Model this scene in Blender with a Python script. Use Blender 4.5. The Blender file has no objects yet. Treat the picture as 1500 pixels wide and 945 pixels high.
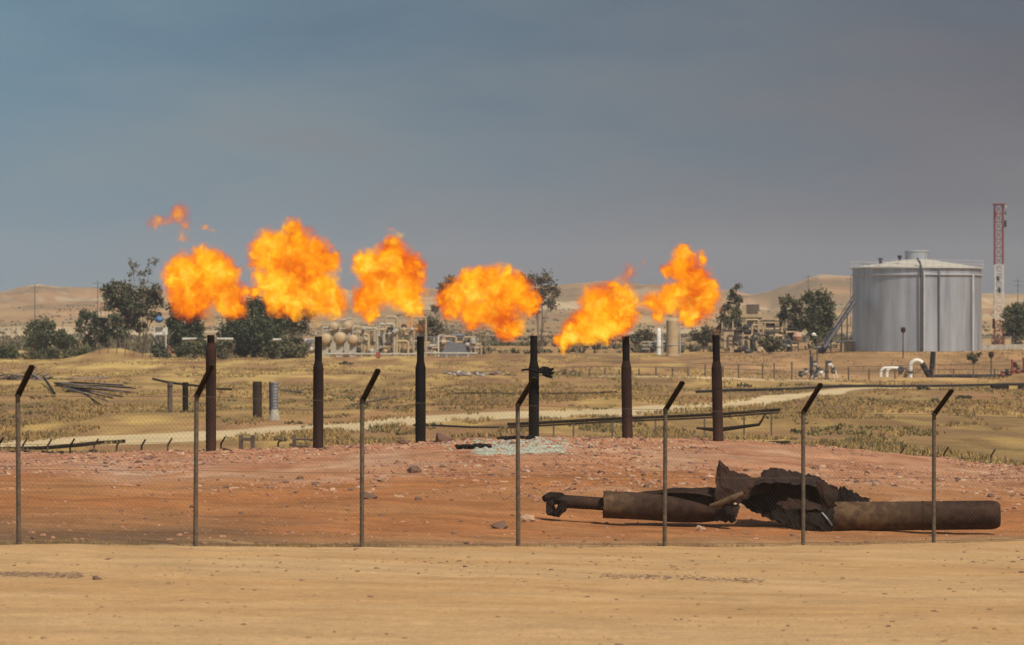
import bpy, math, random
import numpy as np
from mathutils import Vector, Matrix

random.seed(7)
RNG = np.random.default_rng(7)
D = bpy.data
SC = bpy.context.scene
COL = SC.collection
PI = math.pi

# ------------------------------------------------------------------ camera
FPX, CX, CY, CAMZ = 5000.0, 750.0, 472.5, 3.5
cam = D.cameras.new('camera')
cam_ob = D.objects.new('camera', cam)
COL.objects.link(cam_ob)
cam_ob.location = (0, 0, CAMZ)
cam_ob.rotation_euler = (PI / 2, 0, 0)
cam.lens = 36.0 * FPX / 1500.0
cam.sensor_width = 36.0
cam.clip_start = 0.5
cam.clip_end = 20000
cam.dof.use_dof = True
cam.dof.focus_distance = 80
cam.dof.aperture_fstop = 3.2
SC.camera = cam_ob

# ------------------------------------------------------------------ world, sun, exposure
SUN_EL = math.radians(52)
SUN_AZ = math.radians(34)          # to the right of straight behind the camera
sun_dir = Vector((math.cos(SUN_EL) * math.sin(SUN_AZ), -math.cos(SUN_EL) * math.cos(SUN_AZ), math.sin(SUN_EL)))
W = D.worlds.new('World')
SC.world = W
W.use_nodes = True
wt = W.node_tree
for n in list(wt.nodes):
    wt.nodes.remove(n)


def nd(t, kind, **kw):
    n = t.nodes.new(kind)
    for k, v in kw.items():
        setattr(n, k, v)
    return n


def lk(t, a, b):
    t.links.new(a, b)


def mth(t, op, a, b=None, c=None, clamp=False):
    n = nd(t, 'ShaderNodeMath', operation=op, use_clamp=clamp)
    for i, v in enumerate((a, b, c)):
        if v is None:
            continue
        if isinstance(v, (int, float)):
            n.inputs[i].default_value = v
        else:
            lk(t, v, n.inputs[i])
    return n.outputs[0]


def mixc(t, fac, a, b, mode='MIX'):
    n = nd(t, 'ShaderNodeMix', data_type='RGBA', blend_type=mode)
    for i, v in ((0, fac), (6, a), (7, b)):
        if isinstance(v, (int, float)):
            n.inputs[i].default_value = v
        elif isinstance(v, (tuple, list)):
            n.inputs[i].default_value = tuple(v)[:3] + (1,)
        else:
            lk(t, v, n.inputs[i])
    return n.outputs[2]


def ramp(t, fac, stops, interp='LINEAR'):
    n = nd(t, 'ShaderNodeValToRGB')
    n.color_ramp.interpolation = interp
    el = n.color_ramp.elements
    while len(el) < len(stops):
        el.new(0.5)
    for e, (p, c) in zip(el, stops):
        e.position = p
        e.color = (c, c, c, 1) if isinstance(c, (int, float)) else tuple(c) + (1,)
    lk(t, fac, n.inputs[0])
    return n.outputs[0]


sky = nd(wt, 'ShaderNodeTexSky', sky_type='NISHITA')
sky.sun_disc = False
sky.sun_elevation = SUN_EL
sky.sun_rotation = math.atan2(sun_dir.x, sun_dir.y)
sky.dust_density = 3.0
tc = nd(wt, 'ShaderNodeTexCoord')
sx = nd(wt, 'ShaderNodeSeparateXYZ')
lk(wt, tc.outputs['Generated'], sx.inputs[0])
ax, ez = sx.outputs[0], sx.outputs[2]
mp = nd(wt, 'ShaderNodeMapping')
mp.inputs['Scale'].default_value = (5, 5, 20)
mp.inputs['Rotation'].default_value = (0, math.radians(24), 0)
lk(wt, tc.outputs['Generated'], mp.inputs[0])
nz = nd(wt, 'ShaderNodeTexNoise')
nz.inputs['Scale'].default_value = 1.7
nz.inputs['Detail'].default_value = 7
nz.inputs['Roughness'].default_value = 0.55
lk(wt, mp.outputs[0], nz.inputs[0])
nzc = mth(wt, 'MULTIPLY', mth(wt, 'SUBTRACT', nz.outputs[0], 0.5), 1.6)
# drifting smoke over clean air: bluer where it thins, browner-grey where it thickens
tblue = mth(wt, 'ADD', mth(wt, 'SUBTRACT', mth(wt, 'MULTIPLY', ez, 8.0), mth(wt, 'MULTIPLY', ax, 3.4)), nzc)
udark = mth(wt, 'ADD', mth(wt, 'ADD', mth(wt, 'MULTIPLY', ez, 8.5), mth(wt, 'MULTIPLY', ax, 2.2)), nzc)
blue = ramp(wt, mth(wt, 'ADD', mth(wt, 'MULTIPLY', tblue, 0.5), 0.3),
            [(0.0, (1.66, 1.68, 1.78)), (0.36, (1.66, 1.78, 2.00)), (0.56, (1.58, 2.14, 2.55)), (0.85, (1.28, 2.3, 3.1))])
dark = ramp(wt, mth(wt, 'ADD', mth(wt, 'MULTIPLY', udark, 0.5), 0.3),
            [(0.0, (1.45, 1.38, 1.27)), (0.4, (1.10, 1.09, 1.08)), (0.9, (0.66, 0.61, 0.66))])
smoke = mixc(wt, 1.0, blue, dark, 'MULTIPLY')
veil = ramp(wt, ez, [(0.0, 1.0), (0.13, 1.0), (0.5, 0.12), (1.0, 0.0)])
skyc = mixc(wt, veil, sky.outputs[0], smoke)
bg = nd(wt, 'ShaderNodeBackground')
bg.inputs[1].default_value = 0.1
lk(wt, skyc, bg.inputs[0])
wo = nd(wt, 'ShaderNodeOutputWorld')
lk(wt, bg.outputs[0], wo.inputs[0])

sun = D.lights.new('sun', 'SUN')
sun.energy = 4.3
sun.angle = math.radians(0.53)
sun.color = (1.0, 0.91, 0.76)
sun_ob = D.objects.new('sun', sun)
COL.objects.link(sun_ob)
sun_ob.rotation_euler = sun_dir.to_track_quat('Z', 'Y').to_euler()
sun_ob.location = (60, -60, 90)

SC.view_settings.view_transform = 'Standard'
SC.view_settings.look = 'None'
SC.view_settings.exposure = 0.0
SC.view_settings.gamma = 1.0
SC.cycles.use_denoising = True
SC.cycles.max_bounces = 6
SC.cycles.diffuse_bounces = 3
SC.cycles.volume_bounces = 0
SC.cycles.transparent_max_bounces = 12


# ------------------------------------------------------------------ noise
def _h(ix, iy, s):
    n = (ix.astype(np.int64) * 374761393 + iy.astype(np.int64) * 668265263 + s * 1442695041) & 0x7fffffff
    n = ((n ^ (n >> 13)) * 1274126177) & 0x7fffffff
    return ((n ^ (n >> 16)) & 0xffff) / 65535.0


def vnoise(x, y, s=0):
    x = np.asarray(x, float); y = np.asarray(y, float)
    ix, iy = np.floor(x), np.floor(y)
    fx, fy = x - ix, y - iy
    fx = fx * fx * fx * (fx * (fx * 6 - 15) + 10)
    fy = fy * fy * fy * (fy * (fy * 6 - 15) + 10)
    a, b, c, d = _h(ix, iy, s), _h(ix + 1, iy, s), _h(ix, iy + 1, s), _h(ix + 1, iy + 1, s)
    return (a + (b - a) * fx) * (1 - fy) + (c + (d - c) * fx) * fy


def fbm(x, y, s=0, o=4, g=0.5):
    x = np.asarray(x, float); y = np.asarray(y, float)
    r = np.zeros(np.broadcast(x, y).shape); a = 1.0; t = 0.0
    for i in range(o):
        r = r + a * vnoise(x * 2 ** i + 17.3 * i, y * 2 ** i - 9.1 * i, s + i)
        t += a; a *= g
    return r / t


def sst(a, b, x):
    t = np.clip((np.asarray(x, float) - a) / (b - a), 0, 1)
    return t * t * (3 - 2 * t)


# ------------------------------------------------------------------ terrain heights
PXC = np.array([0, 250, 500, 750, 1000, 1250, 1500.0])
UC = (PXC - CX) / FPX
ROWS = [
    (30, [.03] * 7),
    (42, [-.02, -.03, -.05, -.08, -.10, -.12, -.14]),
    (55, [-.08, -.16, -.25, -.33, -.42, -.48, -.52]),
    (60, [-.16, -.30, -.42, -.48, -.55, -.62, -.66]),
    (66, [-.28, -.42, -.52, -.60, -.72, -.78, -.80]),
    (73, [-.34, -.48, -.60, -.72, -.88, -.97, -1.0]),
    (80, [-.42, -.50, -.60, -.65, -.70, -.80, -.95]),
    (95, [-.52, -.52, -.47, -.30, -.28, -.55, -.95]),
    (108, [-.66, -.58, -.40, -.08, -.10, -.50, -1.1]),
    (112, [-.80, -.72, -.50, -.20, -.20, -.65, -1.3]),
    (122, [-2.4, -2.3, -2.2, -2.1, -2.1, -2.2, -2.6]),
    (135, [-2.7, -2.6, -2.5, -2.5, -2.5, -2.6, -2.8]),
    (160, [-2.9, -2.8, -2.8, -2.8, -2.8, -2.9, -3.1]),
    (190, [-3.2, -3.1, -3.0, -3.0, -3.0, -3.1, -3.2]),
    (350, [-3.0, -3.0, -3.0, -3.0, -3.0, -3.1, -3.1]),
    (430, [-2.5, -2.5, -2.4, -2.4, -2.6, -3.0, -3.0]),
    (462, [-2.1, -2.1, -2.0, -2.0, -1.9, -.6, -.6]),
    (520, [-1.65, -1.6, -1.6, -1.6, -1.3, -.6, -.6]),
    (700, [-1.2, -1.2, -1.2, -1.2, -1.0, -.6, -.6]),
    (1100, [-1.0] * 7),
]
LV = np.array([math.log(r[0]) for r in ROWS])
ZT = np.array([r[1] for r in ROWS])
NV, NU = 500, 81
vg = np.linspace(LV[0], LV[-1], NV)
ug = np.linspace(UC[0], UC[-1], NU)
ZF = np.array([np.interp(vg, LV, ZT[:, j]) for j in range(7)])          # 7 x NV
ZF = np.array([np.interp(ug, UC, ZF[:, i]) for i in range(NV)])          # NV x NU
for _ in range(3):
    p = np.pad(ZF, ((2, 2), (0, 0)), 'edge'); ZF = (p[:-4] + p[1:-3] + p[2:-2] + p[3:-1] + p[4:]) / 5
for _ in range(6):
    p = np.pad(ZF, ((0, 0), (2, 2)), 'edge'); ZF = (p[:, :-4] + p[:, 1:-3] + p[:, 2:-2] + p[:, 3:-1] + p[:, 4:]) / 5

RPX = np.array([-1500, -300, 0, 60, 100, 150, 250, 330, 450, 560, 640, 760, 850, 930, 1020, 1090, 1130, 1170, 1200, 1260, 1350, 1430, 1500, 1800, 3200])
RPY = np.array([425, 432, 428, 419, 420, 421, 428, 426, 430, 424, 428, 424, 417, 418, 424, 432, 433, 423, 412, 410, 416, 426, 430, 424, 430])


def base_z(X, Y):
    r = np.maximum(Y, np.sqrt(X * X + Y * Y) * 0.6)
    u = np.clip(X / np.maximum(r, 1), UC[0], UC[-1])
    v = np.clip(np.log(np.maximum(r, 1)), vg[0], vg[-1])
    fu = (u - ug[0]) / (ug[1] - ug[0]); fv = (v - vg[0]) / (vg[1] - vg[0])
    iu = np.clip(fu.astype(int), 0, NU - 2); iv = np.clip(fv.astype(int), 0, NV - 2)
    fu -= iu; fv -= iv
    return (ZF[iv, iu] * (1 - fu) + ZF[iv, iu + 1] * fu) * (1 - fv) + (ZF[iv + 1, iu] * (1 - fu) + ZF[iv + 1, iu + 1] * fu) * fv


def fence_y(X):
    return 60.55 + (X - 0.11) * 1.85 / 2.687


def ground(X, Y):
    X = np.asarray(X, float); Y = np.asarray(Y, float)
    z = base_z(X, Y)
    R = np.sqrt(X * X + Y * Y)
    inside = sst(0.2, 2.5, Y - fence_y(X)) * (1 - sst(112, 122, Y))
    z = z + (fbm(X * .8, Y * .25, 3, 3) - .5) * .05 * (1 - sst(90, 130, R))
    z = z + inside * ((fbm(X * .5, Y * .22, 11, 4) - .5) * .16 + (fbm(X * 2.3, Y * 1.3, 14, 3) - .5) * .09 * sst(78, 95, Y))
    # low windrow of dirt along the wire
    fd = Y - fence_y(X)
    z = z + .05 * np.exp(-((fd + .15) / .35) ** 2) * fbm(X * .7, Y * .1, 21, 2)
    fld = sst(140, 175, R) * (1 - sst(1100, 1300, R))
    z = z + fld * ((fbm(X / 18, Y / 30, 31, 4) - .5) * .75)
    # spoil heap with a little fence on it, far left
    dx, dy = X + 58.5, Y - 500
    z = z + 1.75 * np.exp(-(dx / 4.6) ** 2 - (dy / 9) ** 2)
    # small cone of earth, right
    dx, dy = X - 57.5, Y - 385
    z = z + 1.0 * np.maximum(0, 1 - np.sqrt(dx * dx + (dy / 2) ** 2) / 2.2)
    # hills
    a = X / np.maximum(R, 1)
    pxs = CX + FPX * np.tan(np.arcsin(np.clip(a, -.9, .9)))
    py = np.interp(pxs, RPX, RPY)
    top = (CY - py) / FPX * 2600 + CAMZ
    h1 = sst(1050, 2600, R) ** 1.3
    rg = fbm(X / 260 + 3, Y / 340, 41, 5)
    rid = 1 - np.abs(2 * fbm(X / 150, Y / 420, 51, 4) - 1)
    hz = h1 * top * (0.72 + .28 * sst(1900, 2600, R)) + h1 * (1 - sst(2300, 2600, R) * .85) * ((rg - .5) * 16 + (rid - .75) * 24)
    hz = hz + h1 * (fbm(X / 24, Y / 110, 61, 4) - .5) * 7
    hz = hz * (1 - .5 * sst(2700, 3600, R)) + sst(3300, 4200, R) * -4
    z = z + hz
    return z


def gz(X, Y):
    return float(ground(np.array([X]), np.array([Y]))[0])


def wx(px, Y):
    return (px - CX) / FPX * Y


def P(px, py, Y):
    return Vector(((px - CX) / FPX * Y, Y, CAMZ - (py - CY) / FPX * Y))


def G(px, Y, dz=0.0):
    x = wx(px, Y)
    return Vector((x, Y, gz(x, Y) + dz))


# ------------------------------------------------------------------ materials
def newmat(name):
    m = D.materials.new(name)
    m.use_nodes = True
    return m, m.node_tree, m.node_tree.nodes['Principled BSDF']


def mat(name, c1, c2=None, rough=.8, metal=0.0, scale=3.0, stretch=(1, 1, 1), detail=5, lo=.35, hi=.68, bump=0.0, bscale=None, spec=None, c3=None):
    m, t, b = newmat(name)
    b.inputs['Roughness'].default_value = rough
    b.inputs['Metallic'].default_value = metal
    if spec is not None:
        b.inputs['Specular IOR Level'].default_value = spec
    tcn = nd(t, 'ShaderNodeTexCoord')
    mpn = nd(t, 'ShaderNodeMapping')
    mpn.inputs['Scale'].default_value = stretch
    lk(t, tcn.outputs['Object'], mpn.inputs[0])
    n = nd(t, 'ShaderNodeTexNoise')
    n.inputs['Scale'].default_value = scale
    n.inputs['Detail'].default_value = detail
    n.inputs['Roughness'].default_value = .6
    lk(t, mpn.outputs[0], n.inputs[0])
    f = ramp(t, n.outputs[0], [(lo, 0.0), (hi, 1.0)])
    col = mixc(t, f, c1, c2 or tuple(x * .7 for x in c1))
    if c3:
        n3 = nd(t, 'ShaderNodeTexNoise')
        n3.inputs['Scale'].default_value = scale * .37
        n3.inputs['Detail'].default_value = 7
        n3.inputs['Roughness'].default_value = .65
        lk(t, mpn.outputs[0], n3.inputs[0])
        col = mixc(t, ramp(t, n3.outputs[0], [(.52, 0.0), (.66, 1.0)]), col, c3)
    lk(t, col, b.inputs['Base Color'])
    if bump:
        n2 = nd(t, 'ShaderNodeTexNoise')
        n2.inputs['Scale'].default_value = bscale or scale * 3
        n2.inputs['Detail'].default_value = 4
        lk(t, mpn.outputs[0], n2.inputs[0])
        bp = nd(t, 'ShaderNodeBump')
        bp.inputs['Distance'].default_value = bump
        bp.inputs['Strength'].default_value = .8
        lk(t, n2.outputs[0], bp.inputs['Height'])
        lk(t, bp.outputs[0], b.inputs['Normal'])
    return m


def soil_mat(name, streak=(.25, 1.4, 1), k=.30, grit=False):
    m, t, b = newmat(name)
    b.inputs['Roughness'].default_value = .95
    b.inputs['Specular IOR Level'].default_value = .1
    at = nd(t, 'ShaderNodeAttribute', attribute_name='soil')
    ge = nd(t, 'ShaderNodeNewGeometry')
    mpn = nd(t, 'ShaderNodeMapping')
    mpn.inputs['Scale'].default_value = streak
    lk(t, ge.outputs['Position'], mpn.inputs[0])
    n1 = nd(t, 'ShaderNodeTexNoise'); n1.inputs['Scale'].default_value = 1.1; n1.inputs['Detail'].default_value = 9; n1.inputs['Roughness'].default_value = .68
    lk(t, mpn.outputs[0], n1.inputs[0])
    n2 = nd(t, 'ShaderNodeTexNoise'); n2.inputs['Scale'].default_value = 7.0; n2.inputs['Detail'].default_value = 6; n2.inputs['Roughness'].default_value = .7
    lk(t, ge.outputs['Position'], n2.inputs[0])
    v1 = ramp(t, n1.outputs[0], [(.3, 1 - k), (.7, 1 + k * .55)])
    v2 = ramp(t, n2.outputs[0], [(.3, 1 - k * .7), (.7, 1 + k * .5)])
    c = mixc(t, 1.0, at.outputs[0], v1, 'MULTIPLY')
    c = mixc(t, 1.0, c, v2, 'MULTIPLY')
    if grit:
        n4 = nd(t, 'ShaderNodeTexNoise'); n4.inputs['Scale'].default_value = 26.0; n4.inputs['Detail'].default_value = 3; n4.inputs['Roughness'].default_value = .8
        lk(t, ge.outputs['Position'], n4.inputs[0])
        c = mixc(t, 1.0, c, ramp(t, n4.outputs[0], [(.30, .45), (.45, 1.0), (.58, 1.0), (.72, 1.4)]), 'MULTIPLY')
    lk(t, c, b.inputs['Base Color'])
    bp = nd(t, 'ShaderNodeBump'); bp.inputs['Distance'].default_value = .05; bp.inputs['Strength'].default_value = .7
    lk(t, n2.outputs[0], bp.inputs['Height'])
    lk(t, bp.outputs[0], b.inputs['Normal'])
    return m


M = {}
M['soil'] = soil_mat('soil')
M['road'] = soil_mat('packed_dirt', (.5, .9, 1), .24, True)
M['red'] = soil_mat('red_soil', (.45, .6, 1), .42, True)
M['field'] = soil_mat('dry_field', (.10, .05, 1), .48)
M['hill'] = soil_mat('hill_soil', (.012, .03, .05), .3)
M['post'] = mat('fence_post', (.060, .043, .028), (.13, .098, .066), .8, .1, 14)
M['arm'] = mat('fence_arm', (.026, .018, .013), (.058, .040, .028), .75, .1, 10)
M['wire'] = mat('chain_wire', (.12, .085, .05), (.08, .055, .035), .8, .1, 6)
M['stack_rust'] = mat('stack_rust', (.022, .013, .010), (.062, .031, .023), .8, .1, 2.2, (1, 1, .25), bump=.01)
M['stack_mid'] = mat('stack_brown', (.016, .010, .008), (.040, .022, .016), .8, .1, 2.2, (1, 1, .25), bump=.01)
M['soot'] = mat('soot', (.005, .0045, .004), (.011, .009, .008), .85, 0, 3)
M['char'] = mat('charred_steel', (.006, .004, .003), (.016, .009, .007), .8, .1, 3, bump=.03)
M['rust'] = mat('dark_rust', (.028, .015, .010), (.060, .030, .019), .8, .05, 1.6, (1, 1, 1), bump=.012, c3=(.024, .015, .012))
M['rust_pale'] = mat('weathered_rust', (.14, .088, .045), (.045, .024, .015), .75, .1, 2.2, (1, 1, 1), bump=.012, c3=(.05, .03, .02))
M['rust_sheet'] = mat('rust_sheet', (.018, .010, .007), (.042, .021, .014), .8, .05, 1.8, bump=.03, c3=(.02, .013, .01))
M['tank'] = mat('aluminium_paint', (.50, .535, .58), (.31, .335, .375), .46, .65, .6, (1, 1, .12), 6, .35, .65, spec=.5)
M['tank_roof'] = mat('dusty_roof', (.50, .46, .37), (.40, .36, .28), .7, .1, .5)
M['tank_trim'] = mat('pale_trim', (.55, .56, .57), (.42, .43, .45), .5, .3, 1)
M['steel_dark'] = mat('dark_steel', (.045, .045, .05), (.09, .09, .095), .6, .5, 3)
M['steel_grey'] = mat('grey_steel', (.22, .23, .25), (.15, .15, .16), .55, .5, 2)
M['black_pipe'] = mat('black_pipe', (.016, .015, .015), (.03, .028, .026), .6, .1, 2)
M['white_paint'] = mat('white_paint', (.68, .66, .60), (.5, .46, .38), .6, 0, 2)
M['red_paint'] = mat('red_paint', (.28, .06, .04), (.19, .045, .03), .6, 0, 2)
M['blue_paint'] = mat('blue_paint', (.05, .14, .30), (.04, .10, .20), .5, 0, 2)
M['beige'] = mat('beige_paint', (.44, .32, .18), (.32, .23, .13), .7, 0, 1.2)
M['concrete'] = mat('concrete', (.40, .37, .31), (.28, .25, .20), .9, 0, 2)
M['shade_dark'] = mat('shade_and_dark_pipe', (.03, .026, .022), (.05, .04, .03), .9, 0, 2)  # near-black for shade painted into openings, also used on dark pipework
M['wood'] = mat('weathered_pole', (.13, .095, .07), (.05, .038, .03), .85, 0, 3)
M['grey_wood'] = mat('grey_weathered_wood', (.23, .19, .165), (.13, .10, .09), .9, 0, 3)
M['bark'] = mat('bark', (.13, .095, .065), (.07, .05, .035), .95, 0, 2)
M['stone_red'] = mat('red_stone', (.36, .18, .10), (.26, .12, .07), .9, 0, 1.2)
M['stone_pale'] = mat('pale_stone', (.42, .28, .175), (.34, .20, .125), .9, 0, 1.2)
M['stone_dark'] = mat('dark_stone', (.11, .06, .042), (.16, .09, .06), .9, 0, 1.2)
M['stone_tan'] = mat('tan_stone', (.25, .155, .08), (.16, .10, .055), .9, 0, 1.2)
M['ash_stone'] = mat('ash_clod', (.36, .37, .30), (.24, .25, .21), .9, 0, 1.2)
M['leaf_dark'] = mat('leaf_dark', (.032, .045, .020), (.060, .072, .030), .7, 0, .5)
M['leaf_grey'] = mat('leaf_grey', (.075, .074, .044), (.135, .125, .075), .7, 0, .5)
M['leaf_olive'] = mat('leaf_olive', (.075, .078, .034), (.13, .12, .055), .7, 0, .5)
M['leaf_green'] = mat('leaf_green', (.048, .062, .030), (.092, .102, .048), .7, 0, .5)
M['leaf_brown'] = mat('leaf_brown', (.16, .125, .075), (.11, .085, .05), .8, 0, .5)
M['straw'] = mat('straw', (.38, .25, .09), (.28, .18, .065), .85, 0, .2)
M['straw_olive'] = mat('olive_straw', (.27, .20, .08), (.20, .155, .065), .85, 0, .2)
for k in ('char', 'soot', 'arm', 'rust', 'rust_sheet', 'rust_pale', 'black_pipe', 'stack_mid', 'stack_rust'):
    M[k].node_tree.nodes['Principled BSDF'].inputs['Specular IOR Level'].default_value = .15
for k in ('leaf_dark', 'leaf_grey', 'leaf_olive', 'leaf_green', 'leaf_brown', 'straw', 'straw_olive'):
    M[k].node_tree.nodes['Principled BSDF'].inputs['Specular IOR Level'].default_value = .2


def rust_blend(name, x0, x1):
    m, t, b = newmat(name)
    b.inputs['Roughness'].default_value = .78
    b.inputs['Specular IOR Level'].default_value = .15
    ge = nd(t, 'ShaderNodeNewGeometry')
    sp = nd(t, 'ShaderNodeSeparateXYZ'); lk(t, ge.outputs['Position'], sp.inputs[0])
    n = nd(t, 'ShaderNodeTexNoise'); n.inputs['Scale'].default_value = 1.8; n.inputs['Detail'].default_value = 8; n.inputs['Roughness'].default_value = .7
    lk(t, ge.outputs['Position'], n.inputs[0])
    n2 = nd(t, 'ShaderNodeTexNoise'); n2.inputs['Scale'].default_value = 6; n2.inputs['Detail'].default_value = 6
    lk(t, ge.outputs['Position'], n2.inputs[0])
    f = mth(t, 'ADD', mth(t, 'DIVIDE', mth(t, 'SUBTRACT', sp.outputs[0], x0), x1 - x0), mth(t, 'MULTIPLY', mth(t, 'SUBTRACT', n.outputs[0], .5), 2.2))
    pale = mixc(t, ramp(t, n2.outputs[0], [(.38, 0.0), (.6, 1.0)]), (.115, .072, .036), (.055, .031, .018))
    dk = mixc(t, ramp(t, n2.outputs[0], [(.35, 0.0), (.65, 1.0)]), (.020, .011, .007), (.048, .025, .016))
    lk(t, mixc(t, ramp(t, f, [(.15, 0.0), (.85, 1.0)]), pale, dk), b.inputs['Base Color'])
    bp = nd(t, 'ShaderNodeBump'); bp.inputs['Distance'].default_value = .012; bp.inputs['Strength'].default_value = .8
    lk(t, n2.outputs[0], bp.inputs['Height']); lk(t, bp.outputs[0], b.inputs['Normal'])
    return m


M['rust_a'] = rust_blend('rust_fading_left_pipe', (890 - CX) / FPX * 73, (965 - CX) / FPX * 73)
M['rust_b'] = rust_blend('rust_fading_right_pipe', (1235 - CX) / FPX * 73, (1400 - CX) / FPX * 73)


# ------------------------------------------------------------------ mesh builder
def basis(d):
    d = Vector(d).normalized()
    a = Vector((0, 0, 1)) if abs(d.z) < .9 else Vector((0, 1, 0))
    u = d.cross(a).normalized()
    return u, d.cross(u).normalized()


class MB:
    def __init__(s):
        s.v = []; s.f = []; s.m = []

    def add(s, vs, fs, mi=0):
        o = len(s.v)
        s.v.extend([tuple(x) for x in vs])
        s.f.extend([tuple(i + o for i in f) for f in fs])
        s.m.extend([mi] * len(fs))
        return s

    def box(s, c, sz, rot=0.0, mi=0, tilt=None):
        hx, hy, hz = sz[0] / 2, sz[1] / 2, sz[2] / 2
        R = Matrix.Rotation(rot, 3, 'Z')
        if tilt is not None:
            R = tilt
        vs = [R @ Vector((x * hx, y * hy, z * hz)) + Vector(c) for x in (-1, 1) for y in (-1, 1) for z in (-1, 1)]
        return s.add(vs, [(0, 1, 3, 2), (4, 6, 7, 5), (0, 4, 5, 1), (2, 3, 7, 6), (0, 2, 6, 4), (1, 5, 7, 3)], mi)

    def tube(s, pts, r, n=8, cap=True, mi=0):
        pts = [Vector(p) for p in pts]
        rs = r if isinstance(r, (list, tuple)) else [r] * len(pts)
        vs = []; fs = []
        u = w = None
        for i, p in enumerate(pts):
            d = (pts[min(i + 1, len(pts) - 1)] - pts[max(i - 1, 0)])
            if d.length < 1e-9:
                d = Vector((0, 0, 1))
            d.normalize()
            if u is None:
                u, w = basis(d)
            else:
                u = (u - d * u.dot(d))
                if u.length < 1e-6:
                    u, w = basis(d)
                u.normalize(); w = d.cross(u).normalized()
            for k in range(n):
                a = 2 * PI * k / n
                vs.append(p + (u * math.cos(a) + w * math.sin(a)) * rs[i])
        for i in range(len(pts) - 1):
            for k in range(n):
                k2 = (k + 1) % n
                fs.append((i * n + k, i * n + k2, (i + 1) * n + k2, (i + 1) * n + k))
        if cap:
            fs.append(tuple(range(n - 1, -1, -1)))
            fs.append(tuple((len(pts) - 1) * n + k for k in range(n)))
        return s.add(vs, fs, mi)

    def pipe(s, a, b, r, th, n=24, jag=None, mi=0):
        """open ended hollow pipe from a to b"""
        a, b = Vector(a), Vector(b)
        d = (b - a).normalized(); u, w = basis(d)
        vs = []; fs = []
        rings = [(a, r), (b, r), (b, r - th), (a, r - th)]
        for j, (p, rr) in enumerate(rings):
            for k in range(n):
                t = 2 * PI * k / n
                o = Vector((0, 0, 0))
                if jag and j in jag:
                    o = d * (jag[j] * (random.random() - .5))
                vs.append(p + (u * math.cos(t) + w * math.sin(t)) * rr + o)
        for j in range(4):
            j2 = (j + 1) % 4
            for k in range(n):
                k2 = (k + 1) % n
                fs.append((j * n + k, j * n + k2, j2 * n + k2, j2 * n + k))
        return s.add(vs, fs, mi)

    def lathe(s, prof, c, n=32, mi=0, ax=None):
        """prof: (r, h) pairs about the vertical through c"""
        c = Vector(c); vs = []; fs = []
        if ax is None:
            U, Wv, A = Vector((1, 0, 0)), Vector((0, 1, 0)), Vector((0, 0, 1))
        else:
            A = Vector(ax).normalized(); U, Wv = basis(A)
        for r, h in prof:
            for k in range(n):
                a = 2 * PI * k / n
                vs.append(c + U * (r * math.cos(a)) + Wv * (r * math.sin(a)) + A * h)
        for i in range(len(prof) - 1):
            for k in range(n):
                k2 = (k + 1) % n
                fs.append((i * n + k, i * n + k2, (i + 1) * n + k2, (i + 1) * n + k))
        if prof[0][0] > 1e-4:
            fs.append(tuple(range(n - 1, -1, -1)))
        if prof[-1][0] > 1e-4:
            fs.append(tuple((len(prof) - 1) * n + k for k in range(n)))
        return s.add(vs, fs, mi)

    def rock(s, c, r, sq=.65, mi=0, rng=random):
        c = Vector(c)
        t = (1 + 5 ** .5) / 2
        V = [(-1, t, 0), (1, t, 0), (-1, -t, 0), (1, -t, 0), (0, -1, t), (0, 1, t), (0, -1, -t), (0, 1, -t), (t, 0, -1), (t, 0, 1), (-t, 0, -1), (-t, 0, 1)]
        F = [(0, 11, 5), (0, 5, 1), (0, 1, 7), (0, 7, 10), (0, 10, 11), (1, 5, 9), (5, 11, 4), (11, 10, 2), (10, 7, 6), (7, 1, 8), (3, 9, 4), (3, 4, 2), (3, 2, 6), (3, 6, 8), (3, 8, 9), (4, 9, 5), (2, 4, 11), (6, 2, 10), (8, 6, 7), (9, 8, 1)]
        a = rng.random() * 6.28; ca, sa = math.cos(a), math.sin(a)
        ex, ey = .8 + .7 * rng.random(), .7 + .4 * rng.random()
        vs = []
        for v in V:
            k = r / 1.9 * (.65 + .6 * rng.random())
            x, y, z = v[0] * k * ex, v[1] * k * ey, v[2] * k * sq
            vs.append(c + Vector((x * ca - y * sa, x * sa + y * ca, z)))
        return s.add(vs, F, mi)

    def build(s, name, m, parent=None, smooth=False, origin=None):
        me = D.meshes.new(name)
        v = np.array([tuple(x) for x in s.v], dtype=float).reshape(-1, 3)
        base = Vector((0, 0, 0))
        if parent is not None:
            base = parent.get('_w') and Vector(parent['_w']) or Vector((0, 0, 0))
        o = Vector(origin) if origin is not None else base
        v = v - np.array(o)
        me.from_pydata(v.tolist(), [], s.f)
        ms = m if isinstance(m, (list, tuple)) else [m]
        for x in ms:
            me.materials.append(x)
        if len(ms) > 1:
            me.polygons.foreach_set('material_index', np.array(s.m, dtype=np.int32))
        if smooth:
            me.polygons.foreach_set('use_smooth', np.ones(len(me.polygons), dtype=bool))
        me.update()
        ob = D.objects.new(name, me)
        COL.objects.link(ob)
        ob.location = o - base if parent is not None else o
        ob['_w'] = tuple(o)
        if parent is not None:
            ob.parent = parent
        return ob


def tag(o, label=None, cat=None, group=None, kind=None):
    if label: o['label'] = label
    if cat: o['category'] = cat
    if group: o['group'] = group
    if kind: o['kind'] = kind
    return o


def thing(name, loc, label, cat, group=None):
    o = D.objects.new(name, None)
    COL.objects.link(o)
    o.empty_display_size = .3
    o.location = loc
    o['_w'] = tuple(loc)
    return tag(o, label, cat, group)


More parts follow.
